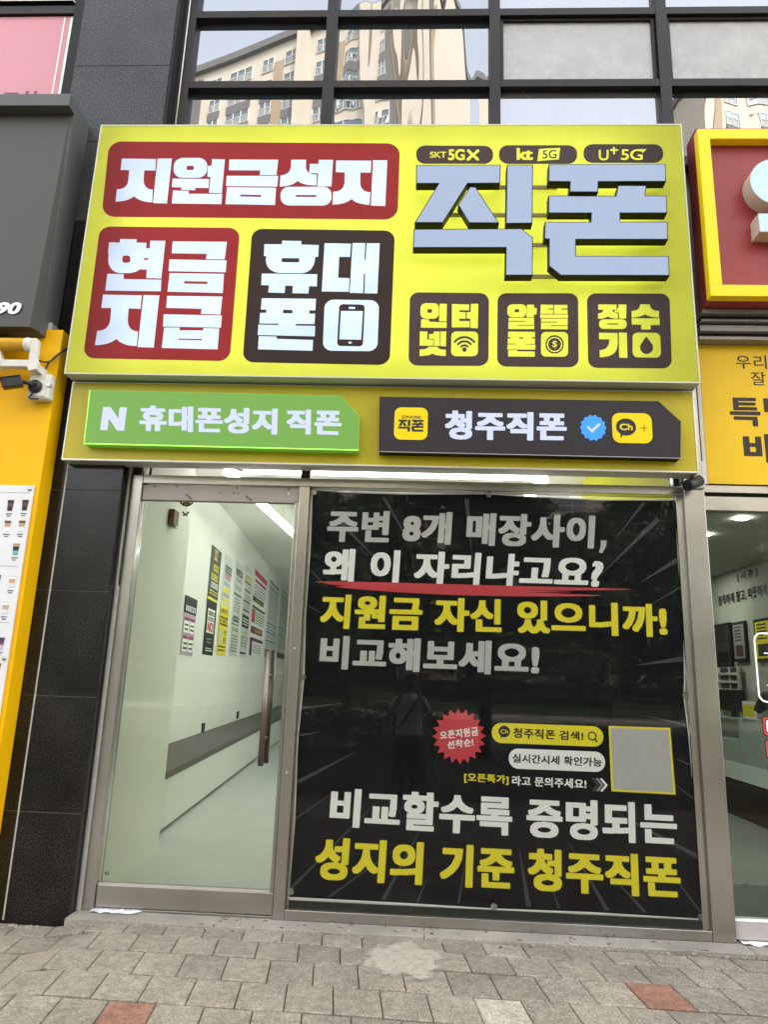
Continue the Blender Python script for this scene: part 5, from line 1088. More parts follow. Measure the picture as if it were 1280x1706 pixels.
for k_, (x0_, x1_, za_, zb_, th_) in enumerate(((-.680, 1.455, 2.132, 2.142, .017), (-.545, 1.245, 2.104, 2.094, .017), (-.62, 1.05, 2.121, 2.112, .009))):
    up_, lo2 = [], []
    for i in range(25):
        u_ = i / 24; x_ = x0_ + (x1_ - x0_) * u_; zc = za_ + (zb_ - za_) * u_ - .012 * math.sin(PI * u_); h_ = th_ * (math.sin(PI * u_ ** .8) ** .7 if 0 < u_ < 1 else 0) + .0008
        up_.append((x_, zc + h_)); lo2.append((x_, zc - h_))
    art('red_underline', [[up_ + lo2[::-1]]], yt - .0006 * (k_ + 1), M['ink_red'], BN)
cx_, cz_ = .308, 1.158
star = []
for k in range(40):
    t = 2 * PI * (k + .3) / 40; r_ = (.174 if k % 2 == 0 else .138); star.append((cx_ + r_ * math.cos(t), cz_ + r_ * math.sin(t)))
bs = art('starburst', [[star]], yt, M['ink_red'], BN)
line('starburst_text', '오픈지원금', qm(BAN['bt1']), yt - .0012, M['ink_white'], bs, .034, .028); line('starburst_text', '선착순!', qm(BAN['bt2']), yt - .0012, M['ink_white'], bs, .034, .028)
yp = art('search_pill', [[rrect(.518, 1.232, 1.125, 1.250, .0624)]], yt, M['ink_yellow'], BN)
f = MB(); text_mb(f, '청주직폰 검색!', qm(BAN['ytext']), yt - .0012, .036, .030)
Vb, Fb = fill2d([[balloon(.599, 1.197, .037, .036)], [disc(1.160, 1.190, .028, 28), disc(1.160, 1.190, .020, 28)], [[(1.178, 1.177), (1.183, 1.172), (1.196, 1.156), (1.188, 1.152), (1.173, 1.168)]]])
f.add([(u, yt - .0014, v) for u, v in Vb], Fb); part('search_text', f, M['ink_black'], yp)
f = MB(); text_mb(f, 'Ch', rect(.575, .624, 1.184, 1.210), yt - .0026, .02, .02, 1.0); part('balloon_text', f, M['ink_yellow'], yp)
wp = art('price_pill', [[rrect(.626, 1.237, .972, 1.095, .0610)]], yt, M['ink_white'], BN)
f = MB(); text_mb(f, '실시간시세 확인가능', qm(BAN['wtext']), yt - .0012, .034, .028); part('price_text', f, M['ink_black'], wp)
line('yellow_lettering', '[오픈특가]', qm(BAN['otext']), yt, M['ink_yellow'], BN, .036, .028); line('white_lettering', '라고 문의주세요!', qm(BAN['rtext']), yt, M['ink_white'], BN, .036, .028)
for k, mk in enumerate(('ink_dgrey', 'ink_grey', 'ink_white')):
    x = 1.146 + .026 * k
    art('chevron', [[[(x, .934), (x + .016, .934), (x + .050, .896), (x + .016, .857), (x, .857), (x + .033, .896)]]], yt - .0006 * k, M[mk], BN)
qc = art('code_card', [[[(1.267, 1.256), (1.658, 1.258), (1.668, .856), (1.270, .860)]]], yt, M['ink_yellow'], BN, 'blank white card with a yellow border')
art('card_field', [[[(1.280, 1.244), (1.646, 1.246), (1.655, .868), (1.283, .872)]]], yt - .0012, mat('card_grey', (0.46, 0.46, 0.44), 0.5, var=0.04, scale=9), qc)
M['cup_clear'] = glass_mat('clear_rubber', (0.85, 0.87, 0.85), 1.9, 0.12)
for x, z in BAN['cups']:
    x /= 1000; z /= 1000; z = z + (.006 if z < 1 else -.004)
    f = MB(); f.tube([(x, .0385, z), (x, .041, z), (x, .047, z), (x, .062, z)], [.021, .018, .008, .006], 18)
    o = part('suction_cup', f, M['cup_clear'], BN)
    f = MB(); f.tube([(x, .046, z), (x, .050, z)], [.010, .010], 14); part('cup_knob', f, M['alu'], o)

# ------------------------------------------------------------------ left neighbour: yellow cafe front
cf_ = thing('cafe_front', 'yellow painted cafe front beside the black granite pillar', 'shopfront', (-4.2, -.15, -.02))
f = MB(); f.box(-6.5, -2.545, -.25, -.102, -.04, 3.84); part('yellow_wall', f, M['yellow_wall'], cf_, 0.004)
f = MB(); f.box(-6.5, -2.64, -.24, -.10, 3.84, 3.90); part('cap_rail', f, M['alu'], cf_)
f = MB(); f.box(-6.5, -2.95, -.02, .06, 5.5, 8.2); part('upper_wall', f, M['dark_metal'], cf_)
f = MB()
for z0, z1 in ((6.845, 6.925), (5.3, 5.37), (8.1, 8.2)): f.box(-6.5, -2.90, -.055, .03, z0, z1)
part('window_bar', f, M['dark_metal'], cf_, 0.002)
pk = thing('pink_poster', 'pink window poster with white stripes left of the grey granite', 'poster', (-3.9, -.03, 5.6))
f = MB(); f.quad((-6.4, -.0305, 5.40), (-2.905, -.0305, 5.40), (-2.905, -.0305, 6.838), (-6.4, -.0305, 6.838)); part('sheet', f, M['pink'], pk)
f = MB(); f.quad((-3.065, -.032, 5.40), (-3.055, -.032, 5.40), (-3.055, -.032, 6.83), (-3.065, -.032, 6.83)).quad((-3.010, -.032, 5.40), (-2.972, -.032, 5.40), (-2.972, -.032, 6.83), (-3.010, -.032, 6.83)); part('stripe', f, M['ink_white'], pk)
f = MB()
for x, z in ((-3.46, 6.02), (-3.285, 6.06), (-3.215, 6.02)):
    f.box(x, x + .028, -.0325, -.0318, z - .28, 6.085 if x > -3.4 else 6.03)
f.box(-3.46, -3.34, -.0325, -.0318, 6.035, 6.072)
part('dark_lettering', f, M['ink_purple'], pk)
cs = thing('cream_banner', 'cream fabric banner with a pink ribbon tied above the pink poster', 'banner', (-3.6, -.07, 6.97))
NXc, NZc = 26, 10; f = MB()
vs = []
for j in range(NZc + 1):
    for i in range(NXc + 1):
        u, v = i / NXc, j / NZc
        d = math.hypot((1 - u) * 2.2, v * .9); a = math.atan2(v * .9, (1 - u) * 2.2 + 1e-4)
        vs.append((-5.2 + 2.215 * u, -.075 + .022 * math.sin(a * 26) * min(1, d * 1.8) * math.exp(-d * 1.1), 6.955 + 1.2 * v))
f.add(vs, [(j * (NXc + 1) + i, j * (NXc + 1) + i + 1, (j + 1) * (NXc + 1) + i + 1, (j + 1) * (NXc + 1) + i) for j in range(NZc) for i in range(NXc)], True)
part('fabric', f, M['cream'], cs)
f = MB(); f.add([(-4.6, -.100, 7.0), (-3.40, -.100, 7.005), (-3.47, -.100, 7.10), (-3.40, -.100, 7.2), (-4.6, -.100, 7.2)], [(0, 1, 2, 3, 4)]); part('ribbon', f, mat('ribbon_pink', (0.55, 0.16, 0.16), 0.5), cs)
f = MB(); text_mb(f, 'S LU', rect(-3.95, -3.53, 7.045, 7.20), -.1015, .015, .015); part('ribbon_text', f, M['ink_white'], cs)
f = MB(); f.tube([(-2.99, -.075, 6.962), (-2.965, -.06, 6.94), (-2.955, -.05, 6.925), (-2.95, -.056, 6.905)], .006, 6); part('rope', f, M['cream'], cs)

gb = thing('canopy_sign', 'grey metal box sign with the white digits 90 over the cafe front', 'sign', (-4.5, -.25, 3.76))
gx, gy0, gy1, gz0, gz1 = -2.665, -.42, -.105, 3.775, 5.685
f = MB()
f.box(-6.5, gx, gy0 + .085, gy1, gz0, gz1)
f.box(-6.5, gx, gy0, gy0 + .084, gz1 - .105, gz1)
part('box', f, M['canopy_lip'], gb, 0.004)
f = MB()
f.add([(-6.5, gy0 + .082, gz1 - .107), (gx - .03, gy0 + .082, gz1 - .107), (gx - .03, gy0 + .01, gz0 + .002), (-6.5, gy0 + .01, gz0 + .002)], [(0, 3, 2, 1)])
f.add([(gx - .03, gy0 + .082, gz1 - .107), (gx, gy0 + .084, gz1 - .107), (gx, gy0 + .084, gz0), (gx - .03, gy0 + .01, gz0 + .002)], [(0, 3, 2, 1)])
f.add([(-6.5, gy0 + .01, gz0 + .002), (gx - .03, gy0 + .01, gz0 + .002), (gx, gy0 + .084, gz0), (-6.5, gy0 + .084, gz0)], [(0, 1, 2, 3)])
part('face_panel', f, M['canopy_grey'], gb)
f = MB(); text_mb(f, '790', [(-3.020, 3.957), (-2.765, 3.957), (-2.787, 3.869), (-3.042, 3.869)], gy0 + .0045, .045, .03, 1.0); part('digits', f, M['ink_white'], gb)
f = MB(); f.box(-6.5, -2.63, -.24, -.11, 3.735, 3.774); part('under_rail', f, M['alu'], gb)

aw = thing('awning', 'rolled amber awning on a white bracket under the grey box sign', 'awning', (-3.4, -.38, 3.5))
f = MB(); f.tube([(-5.0, -.40, 3.650), (-2.705, -.40, 3.645)], .044, 24); part('fabric_roll', f, M['awning'], aw)
f = MB(); f.tube([(-2.705, -.40, 3.645), (-2.690, -.40, 3.645), (-2.672, -.40, 3.645), (-2.662, -.40, 3.645)], [.046, .050, .046, .030], 24); part('end_cap', f, M['plastic_white'], aw)
f = MB()
f.prism([(-2.672, 3.688), (-2.630, 3.690), (-2.618, 3.672), (-2.612, 3.540), (-2.600, 3.518), (-2.600, 3.462), (-2.650, 3.448), (-2.662, 3.47), (-2.664, 3.585)], -.415, -.375)
f.box(-2.650, -2.604, -.375, -.25, 3.462, 3.515)
for z in (3.555, 3.60): f.box(-2.640, -2.626, -.419, -.412, z - .016, z + .016)
part('bracket', f, M['plastic_white'], aw, 0.004)
f = MB(); f.prism([(-2.90, 3.60), (-2.875, 3.60), (-2.855, 3.54), (-2.862, 3.47), (-2.90, 3.45)], -.41, -.37); part('arm', f, M['plastic_white'], aw, 0.003)
f = MB(); f.box(-5.0, -2.658, -.405, -.355, 3.482, 3.535); part('front_bar', f, M['plastic_white'], aw, 0.006)
f = MB(); f.add([(-5, -.395, 3.69), (-2.72, -.395, 3.69), (-2.95, -.26, 3.772), (-5, -.26, 3.81)], [(0, 1, 2, 3)]); part('fabric_flap', f, M['awning'], aw)

jb = thing('junction_box', 'white junction box on the yellow wall below the awning bracket', 'junction box', (-2.615, -.29, 3.28))
f = MB(); f.box(-2.692, -2.540, -.325, -.251, 3.285, 3.470); part('box_body', f, M['plastic_white'], jb, 0.012)
f = MB(); f.prism(rrect(-2.675, -2.560, 3.30, 3.455, .012), -.331, -.325); part('lid', f, M['plastic_white'], jb, 0.003)
f = MB(); f.box(-2.562, -2.536, -.334, -.30, 3.372, 3.398); part('latch', f, M['alu'], jb, 0.003)
cm_ = thing('security_camera', 'black security camera on the white junction box of the cafe wall', 'security camera', (-2.63, -.34, 3.36))
f = MB(); f.tube([(-2.634, -.331, 3.368), (-2.634, -.350, 3.368), (-2.634, -.362, 3.368)], [.048, .046, .030], 20); part('mount_plate', f, M['plastic_black'], cm_)
f = MB(); f.tube([(-2.634, -.360, 3.368), (-2.66, -.385, 3.372), (-2.70, -.40, 3.374)], [.024, .014, .012], 12); part('arm', f, M['plastic_black'], cm_)
f = MB(); ax = Vector((-.82, -.40, -.34)).normalized(); sd = ax.cross(Vector((0, 0, 1))).normalized(); up_ = sd.cross(ax)
c0 = Vector((-2.745, -.420, 3.356)); f.obox(c0, ax * .062, sd * .030, up_ * .034); bdy = part('camera_body', f, M['plastic_black'], cm_, 0.006)
f = MB(); f.obox(c0 + ax * .012 + up_ * .037, ax * .068, sd * .034, up_ * .0025); part('sun_shield', f, M['plastic_black'], bdy, 0.002)
f = MB(); f.tube([c0 + ax * .060, c0 + ax * .066], [.024, .024], 16); part('lens', f, M['black'], bdy)
f = MB(); f.obox(c0 - up_ * .012 + sd * .0305 + ax * .0, ax * .03, sd * .001, up_ * .008); part('nameplate', f, M['ink_grey'], bdy)
cb = MB(); cb.tube([(-2.634, -.352, 3.322), (-2.645, -.345, 3.300), (-2.668, -.338, 3.288), (-2.650, -.335, 3.279), (-2.60, -.333, 3.279)], .0055, 8)
solo('camera_cable', cb, M['plastic_black'], 'short black camera cable hanging over the white junction box', 'cable')
cb = MB()
cb.tube([(-2.618, -.30, 3.468), (-2.610, -.285, 3.52), (-2.598, -.28, 3.57), (-2.575, -.278, 3.60), (-2.55, -.27, 3.635), (-2.52, -.25, 3.685), (-2.495, -.22, 3.72)], .0065, 8)
cb.tube([(-2.625, -.36, 3.55), (-2.60, -.33, 3.552), (-2.575, -.30, 3.57), (-2.56, -.275, 3.61), (-2.53, -.26, 3.665), (-2.49, -.20, 3.715)], .006, 8)
cb.tube([(-2.49, -.20, 3.72), (-2.478, -.19, 3.66), (-2.465, -.17, 3.60)], .012, 8)
solo('cable_bundle', cb, M['plastic_black'], 'black cables running from the awning bracket up to the dark corner', 'cables')

mn = thing('menu_board', 'white drinks menu board with printed cups on the yellow wall', 'menu board', (-3.2, -.26, 1.1))
f = MB(); f.box(-3.9, -2.574, -.266, -.252, .95, 2.684); part('sheet', f, mat('menu_sheet', (0.66, 0.65, 0.66), 0.4, var=0.05, scale=3), mn, 0.002)
f = MB()
for z in (2.632, 2.135, 1.77): f.box(-3.85, -2.60, -.2672, -.2662, z, z + .003)
part('rule_line', f, M['ink_grey'], mn)
cups = [(-2.716, 2.545, 0), (-2.616, 2.549, 0), (-2.714, 2.405, 1), (-2.617, 2.408, 1), (-2.77, 2.26, 0), (-2.632, 2.25, 2), (-2.624, 2.035, 3), (-2.725, 2.04, 0), (-2.640, 1.865, 3), (-2.635, 1.64, 4), (-2.632, 1.48, 1)]
for x, z, k in cups:
    cup = art('printed_cup', [[[(x - .023, z + .036), (x + .023, z + .036), (x + .016, z - .038), (x - .016, z - .038)]]], -.2675, M[['ink_brown', 'ink_tan', 'ink_black', 'ink_tan', 'ink_purple'][k]], mn)
    top_ = {0: 'ink_black', 1: 'ink_brown', 2: 'ink_tan', 3: 'ink_white', 4: 'ink_dgrey'}[k]; low = {0: 'ink_black', 1: 'ink_white', 2: 'ink_teal', 3: 'ink_pale', 4: 'ink_lilac'}[k]
    art('drink_band', [[[(x - .022, z + .032), (x + .022, z + .032), (x + .0205, z + .018), (x - .0205, z + .018)]]], -.2685, M[top_], cup)
    art('drink_base', [[[(x - .0185, z - .010), (x + .0185, z - .010), (x + .016, z - .036), (x - .016, z - .036)]]], -.2685, M[low], cup)
    f = MB()
    for r, w in ((0, .022), (1, .014)):
        t = x - w
        while t < x + w - .004:
            ww = PR.uniform(.004, .008); f.box(t, t + ww, -.2675, -.2665, z - .062 - r * .014, z - .055 - r * .014); t += ww + .002
    part('caption', f, M['ink_dgrey'], mn)
for x, z in ((-2.602, 2.660), (-2.597, 1.545)):
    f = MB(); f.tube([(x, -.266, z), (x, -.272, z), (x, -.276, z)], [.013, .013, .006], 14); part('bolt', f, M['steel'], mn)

# ------------------------------------------------------------------ right neighbour
nf = thing('neighbour_shopfront', 'neighbouring steel shopfront with dark glass right of the steel pillar', 'shopfront', (3.2, .05, .05))
boxes('header', [(1.962, 4.6, .0, .12, 2.815, 2.868), (1.964, 4.6, .022, .10, 2.695, 2.795)], M['steel_h'], nf, 0.003)
f = MB(); f.box(1.966, 4.6, .022, .085, .060, .160); part('bottom_rail', f, M['film'], nf, 0.003)
f = MB(); f.box(1.966, 4.6, .020, .086, .1605, .170); part('glass_channel', f, M['ink_white'], nf)
f = MB(); f.box(1.964, 4.6, .045, .055, .170, 2.695); part('door_pane', f, M['neighbour_glass'], nf)
f = MB(); f.box(1.962, 4.6, .03, .10, 2.7955, 2.8145); part('shadow_gap', f, M['black'], nf)
M['ledge'] = mat('ledge_grey', (0.26, 0.25, 0.235), 0.45, metal=0.4, var=0.1, scale=6)
boxes('ledge', [(1.962, 6, -.10, .10, 3.905, 3.93), (1.962, 6, -.13, .10, 3.955, 4.00), (1.962, 6, -.16, .10, 4.015, 4.03), (1.962, 6, -.19, .10, 4.06, 4.09)], M['ledge'], nf, 0.003)
f = MB(); f.box(1.962, 6, -.085, .10, 3.9305, 3.9545).box(1.962, 6, -.115, .10, 4.0005, 4.0145).box(1.962, 6, -.14, .10, 4.0305, 4.0595); part('ledge_recess', f, M['dark_metal'], nf)
f = MB(); f.box(1.962, 6, .12, .40, 2.80, 5.42); part('wall', f, M['dim_wall'], nf)
f = MB(); text_mb(f, 'KS', rect(2.045, 2.075, .335, .365), .0435, .02, .02); part('glass_stamp', f, M['ink_dgrey'], nf)
stk = thing('door_sticker', 'white rounded outline sticker on the dark neighbouring door glass', 'sticker', (2.42, .04, 1.66))
f = MB()
Vb, Fb = fill2d([[rrect(2.226, 2.63, 1.435, 1.882, .052), rrect(2.238, 2.618, 1.447, 1.870, .042)]]); f.add([(u, .0436, v) for u, v in Vb], Fb)
for z in (1.748, 1.545): f.box(2.285, 2.45, .0425, .0435, z - .004, z + .004)
part('outline', f, M['ink_white'], stk)
for i, z in enumerate((1.290, 1.150, 1.008)):
    s_ = thing('red_sticker', ('topmost of the three red and black rounded stickers on the dark glass', 'middle one of the three red and black rounded stickers on the dark glass', 'lowest and reddest of the three rounded stickers on the dark glass')[i], 'sticker', (2.32, .04, z - .06), 'red stickers on the neighbouring door')
    x0 = 2.236 + i * .006
    Vb, Fb = fill2d([[rrect(x0, x0 + .40, z - .062, z + .062, .025)]]); f = MB(); f.add([(u, .0440, v) for u, v in Vb], Fb); part('border', f, M['ink_black'], s_)
    Vb, Fb = fill2d([[rrect(x0 + .006, x0 + .394, z - .056, z + .056, .021)]]); f = MB(); f.add([(u, .0432, v) for u, v in Vb], Fb); part('red_ring', f, M['ink_red'], s_)
    Vb, Fb = fill2d([[rrect(x0 + .018, x0 + .382, z - .044, z + .044, .015)]]); f = MB(); f.add([(u, .0424, v) for u, v in Vb], Fb); part('inner_border', f, M['ink_black'], s_)
    Vb, Fb = fill2d([[rrect(x0 + .024, x0 + .376, z - .038, z + .038, .012)]]); f = MB(); f.add([(u, .0416, v) for u, v in Vb], Fb); part('field', f, M['ink_red' if i == 2 else 'ink_white'], s_)

yb_ = thing('yellow_banner', 'golden yellow shop banner with dark Korean lettering above the neighbouring door', 'banner', (3.6, -.01, 2.87))
f = MB(); f.box(1.985, 5.6, -.018, -.010, 2.872, 3.902); part('sheet', f, M['banner_gold'], yb_)
yt2 = -.0192; BR_ = mat('dark_brown_ink', (0.030, 0.018, 0.012), 0.5)
for s_, r_, a_, b_ in (('우리', rect(2.238, 2.452, 3.722, 3.826), .012, .012), ('잘', rect(2.333, 2.436, 3.598, 3.700), .012, .012), ('특별', rect(2.168, 2.592, 3.290, 3.508), .042, .030), ('비', rect(2.240, 2.430, 3.028, 3.236), .055, .04)):
    line('lettering', s_, r_, yt2, BR_, yb_, a_, b_)
f = MB(); f.box(1.958, 1.984, -.016, .0, 2.87, 3.902); part('side_strip', f, M['plastic_white'], yb_)

bs_ = thing('burgundy_sign', 'burgundy sign in a thick yellow frame with a white raised letter', 'sign', (3.6, -.3, 4.1))
f = MB(); f.box(1.972, 5.6, -.275, -.10, 4.095, 5.50); part('panel', f, M['burgundy'], bs_, 0.003)
f = MB()
fy0, fy1 = -.345, -.2755
f.box(1.957, 2.040, fy0, fy1, 4.185, 5.432).box(2.0402, 5.6, fy0, fy1, 5.350, 5.432).box(2.0402, 5.6, fy0, fy1, 4.100, 4.185).box(1.957, 2.0400, fy0, fy1, 4.100, 4.1848)
part('yellow_frame', f, M['sign_gold'], bs_, 0.003)
lc = MB()
lc.prism(disc(2.450, 4.955, .185, 56), -.395, -.276)
lc.prism([(2.298, 4.702), (2.62, 4.702), (2.62, 4.558), (2.298, 4.558)], -.395, -.276)
rl = part('raised_letter', lc, mat('letter_beige', (0.48, 0.40, 0.34), 0.4), bs_, 0.002)
art('letter_face', [[disc(2.450, 4.955, .182, 56)], [[(2.301, 4.699), (2.617, 4.699), (2.617, 4.561), (2.301, 4.561)]]], -.3965, lit('pale_blue_face', (0.26, 0.30, 0.34), (0.36, 0.52, 0.74), 1.0, 0.3), rl)

rc = thing('security_camera', 'black tubular security camera on a white bracket at the top of the steel pillar', 'security camera', (1.87, -.03, 2.84))
f = MB(); f.box(1.872, 1.957, -.030, -.005, 2.835, 3.03); part('mount_plate', f, M['plastic_white'], rc, 0.006)
ax = Vector((-.80, -.42, -.42)).normalized()
c0 = Vector((1.842, -.125, 2.842))
f = MB(); f.tube([c0 - ax * .066, c0 - ax * .062, c0 + ax * .058, c0 + ax * .064], [.034, .040, .040, .038], 20); bdy = part('camera_body', f, M['plastic_black'], rc)
f = MB(); f.tube([c0 + ax * .0642, c0 + ax * .066], [.033, .031], 18); part('lens', f, M['black'], bdy)
f = MB(); f.tube([c0 - ax * .02 + Vector((0, .02, -.02)), Vector((1.885, -.05, 2.86)), Vector((1.90, -.03, 2.88))], [.014, .013, .018], 10); part('arm', f, M['plastic_black'], rc)

# inside of the right shop
f = MB()
f.quad((4.12, .1, 0), (4.12, 7, 0), (4.12, 7, 3.2), (4.12, .1, 3.2)).quad((1.95, 7, 0), (4.12, 7, 0), (4.12, 7, 3.2), (1.95, 7, 3.2)).quad((1.95, .13, 0), (1.95, 7, 0), (1.95, 7, 3.2), (1.95, .13, 3.2))
struct('neighbour_wall', f, M['dim_wall'])
f = MB(); f.quad((1.95, .09, .058), (4.2, .09, .058), (4.2, 7, .058), (1.95, 7, .058)); struct('neighbour_floor', f, mat('neighbour_tile', (0.30, 0.31, 0.28), 0.5, var=0.15, scale=1.5))
f = MB(); f.quad((1.96, .095, .063), (4.1, .095, .063), (4.1, 1.285, .063), (1.96, 1.285, .063)); tag(part('door_mat', f, mat('mat_green', (0.17, 0.185, 0.155), 0.7, var=0.15, scale=3)), 'grey green floor covering just inside the neighbouring glass door', 'floor mat')
f = MB(); f.quad((1.95, .14, 3.02), (1.95, 7, 3.02), (4.12, 7, 3.02), (4.12, .14, 3.02)); struct('neighbour_ceiling', f, M['dim_wall'])
for i, (x, y) in enumerate(((2.93, 1.58), (2.89, 2.32), (3.4, 4.6))):
    f = MB(); f.add([(a, b, 3.012) for a, b in disc(x, y, .055, 24)], [tuple(range(24))])
    solo('downlight', f, M['shop_spot'], ('glowing round downlight nearest the door in the neighbouring shop', 'second glowing downlight beside the steel pillar edge', 'farthest downlight of the neighbouring shop')[i], 'downlight', 'downlights in the neighbouring shop')
# lettering fixed on the side wall: runs towards the street
def wall_text(s, y0, y1, z0, z1, x=4.112):
    V, F = text_shape(s, .035, .028); lo, hi = V.min(0), V.max(0); U = (V - lo) / (hi - lo)
    f = MB(); f.add([(x, y0 + (y1 - y0) * u, z0 + (z1 - z0) * v) for u, v in U], F); return f
wt = thing('wall_lettering', 'black Korean motto lettering on the neighbouring shop wall', 'lettering', (4.11, 4.2, 2.6))
part('line', wall_text('[ 사 훈 ]', 4.40, 3.86, 2.855, 2.965), M['ink_black'], wt); part('line', wall_text('정직하게 팔고, 따뜻하게 기', 5.02, 3.50, 2.60, 2.745), M['ink_black'], wt)
for lab, y0, y1, z0, z1, m1, m2 in (('dark framed picture nearest the steel pillar on the neighbouring wall', 5.19, 4.68, 1.80, 2.37, 'ink_dgrey', 'ink_black'), ('narrow dark framed picture in the middle of the neighbouring wall', 4.61, 4.25, 1.865, 2.355, 'ink_grey', 'ink_brown'), ('framed yellowish picture behind the white outline sticker', 4.02, 3.60, 1.85, 2.345, 'ink_yellow', 'ink_dgrey')):
    o = thing('picture_frame', lab, 'picture frame', (4.1, (y0 + y1) / 2, z0), 'framed pictures in the neighbouring shop')
    f = MB(); f.box(4.085, 4.115, y1, y0, z0, z1); part('frame', f, M['ink_black'], o, 0.003)
    f = MB(); f.quad((4.083, y0 - .035, z0 + .035), (4.083, y1 + .035, z0 + .035), (4.083, y1 + .035, z1 - .035), (4.083, y0 - .035, z1 - .035)); part('print', f, M[m1], o)
    f = MB(); f.quad((4.081, y0 - .08, z0 + .06), (4.081, y1 + .08, z0 + .06), (4.081, y1 + .08, z0 + .2), (4.081, y0 - .08, z0 + .2))
    for k in range(5): f.quad((4.081, y0 - .08, z1 - .08 - k * .04), (4.081, y1 + .10, z1 - .08 - k * .04), (4.081, y1 + .10, z1 - .06 - k * .04), (4.081, y0 - .08, z1 - .06 - k * .04))
    part('print_detail', f, M[m2], o)
ct = thing('display_counter', 'pale counter on a dark brown base along the neighbouring shop wall', 'counter', (3.98, 3, .06))
f = MB(); f.box(3.88, 4.11, .6, 6.5, .06, .50); part('base', f, M['brown_wood'], ct)
f = MB(); f.prism([(3.80, .50), (4.11, .50), (4.11, .66), (3.93, .66)], .6, 6.5); part('ledge', f, M['pale_counter'], ct)
f = MB(); f.box(3.95, 4.11, .6, 4.30, .661, 1.185).box(3.95, 4.11, 4.305, 6.5, .661, .93).box(4.09, 4.11, 4.305, 6.5, .93, 1.185).box(3.95, 4.11, 4.305, 4.325, .93, 1.17).box(3.95, 4.11, 4.305, 6.5, 1.17, 1.185); part('cabinet', f, M['pale_counter'], ct)
cd = thing('counter_card', 'yellow and white counter card standing on the pale counter', 'card stand', (3.98, 4.03, 1.186))
f = MB(); f.box(3.955, 3.975, 3.87, 4.19, 1.187, 1.39); part('card', f, M['ink_white'], cd, 0.002)
f = MB(); f.quad((3.9535, 4.17, 1.22), (3.9535, 3.90, 1.22), (3.9535, 3.90, 1.35), (3.9535, 4.17, 1.35)); part('yellow_field', f, M['ink_yellow'], cd)
f = MB(); f.box(3.94, 3.98, 3.86, 4.20, 1.186, 1.1868); part('foot', f, M['ink_grey'], cd)
lf = thing('leaflet_rack', 'pale leaflet rack standing behind the dark monitor on the counter', 'rack', (4.05, 4.7, 1.2))
f = MB()
for k in range(3):
    z = 1.50 + .10 * k; f.box(4.04, 4.09, 4.42, 5.1, z, z + .03); f.box(4.07, 4.09, 4.42, 5.1, z + .03, z + .10)
f.box(4.03, 4.09, 4.42, 4.45, 1.187, 1.80).box(4.03, 4.09, 5.07, 5.1, 1.187, 1.80); part('rack_body', f, M['plastic_white'], lf, 0.003)
f = MB()
for k in range(3):
    for j in range(2): f.box(4.062, 4.068, 4.48 + j * .3, 4.70 + j * .3, 1.53 + .10 * k, 1.595 + .10 * k)
part('leaflet', f, M['ink_dgrey'], lf)
mo = thing('monitor', 'black monitor with its back to the door on the pale counter', 'monitor', (4.02, 4.6, 1.187))
f = MB(); f.box(4.0, 4.03, 4.25, 4.95, 1.26, 1.52); part('screen_housing', f, M['plastic_black'], mo, 0.01)
f = MB(); f.box(4.01, 4.03, 4.55, 4.65, 1.187, 1.26).box(3.98, 4.06, 4.48, 4.72, 1.1865, 1.195); part('stand', f, M['plastic_black'], mo, 0.003)
f = MB(); f.tube([(4.0, 3.9, 1.30), (4.02, 3.7, 1.42), (4.03, 3.5, 1.38), (4.03, 3.4, 1.22), (4.0, 3.3, 1.187)], [.05, .09, .10, .08, .05], 12)
solo('black_bag', f, M['plastic_black'], 'black bag lying on the counter beside the yellow card', 'bag')

# papers stuck under the two doors
def paper(name, x0, x1, y0, y1, z, lab, seed):
    r = random.Random(seed); f = MB(); nx, ny = 12, 4; vs = []
    for j in range(ny + 1):
        for i in range(nx + 1): vs.append((x0 + (x1 - x0) * i / nx - .03 * (1 - j / ny) * (i / nx), y0 + (y1 - y0) * j / ny, z + r.uniform(.001, .007) + .004 * math.sin(i * 1.7 + j)))
    f.add(vs, [(j * (nx + 1) + i, j * (nx + 1) + i + 1, (j + 1) * (nx + 1) + i + 1, (j + 1) * (nx + 1) + i) for j in range(ny) for i in range(nx)])
    o = solo(name, f, M['paper'], lab, 'paper'); s = o.modifiers.new('thickness', 'SOLIDIFY'); s.thickness = .0008
paper('paper_sheet', -1.950, -1.630, -.045, .055, .049, 'crumpled white paper sheet stuck under the green glass door', 1)
paper('paper_sheet', 1.985, 2.40, -.035, .05, .048, 'white paper strip under the neighbouring door rail', 2)
lw = MB(); lr = random.Random(9)
for i in range(46):
    x, y = lr.uniform(-1.3, 1.9), -abs(lr.gauss(0.05, .10)); z = .0475 if y > -.158 else .036; a = lr.uniform(0, 3)
    lw.obox((x, y, z), (math.cos(a) * lr.uniform(.008, .02), math.sin(a) * .01, .001), (-math.sin(a) * .004, math.cos(a) * .004, .001), (0, 0, .0007))
struct('dry_leaves', lw, M['ink_brown'], kind='stuff')

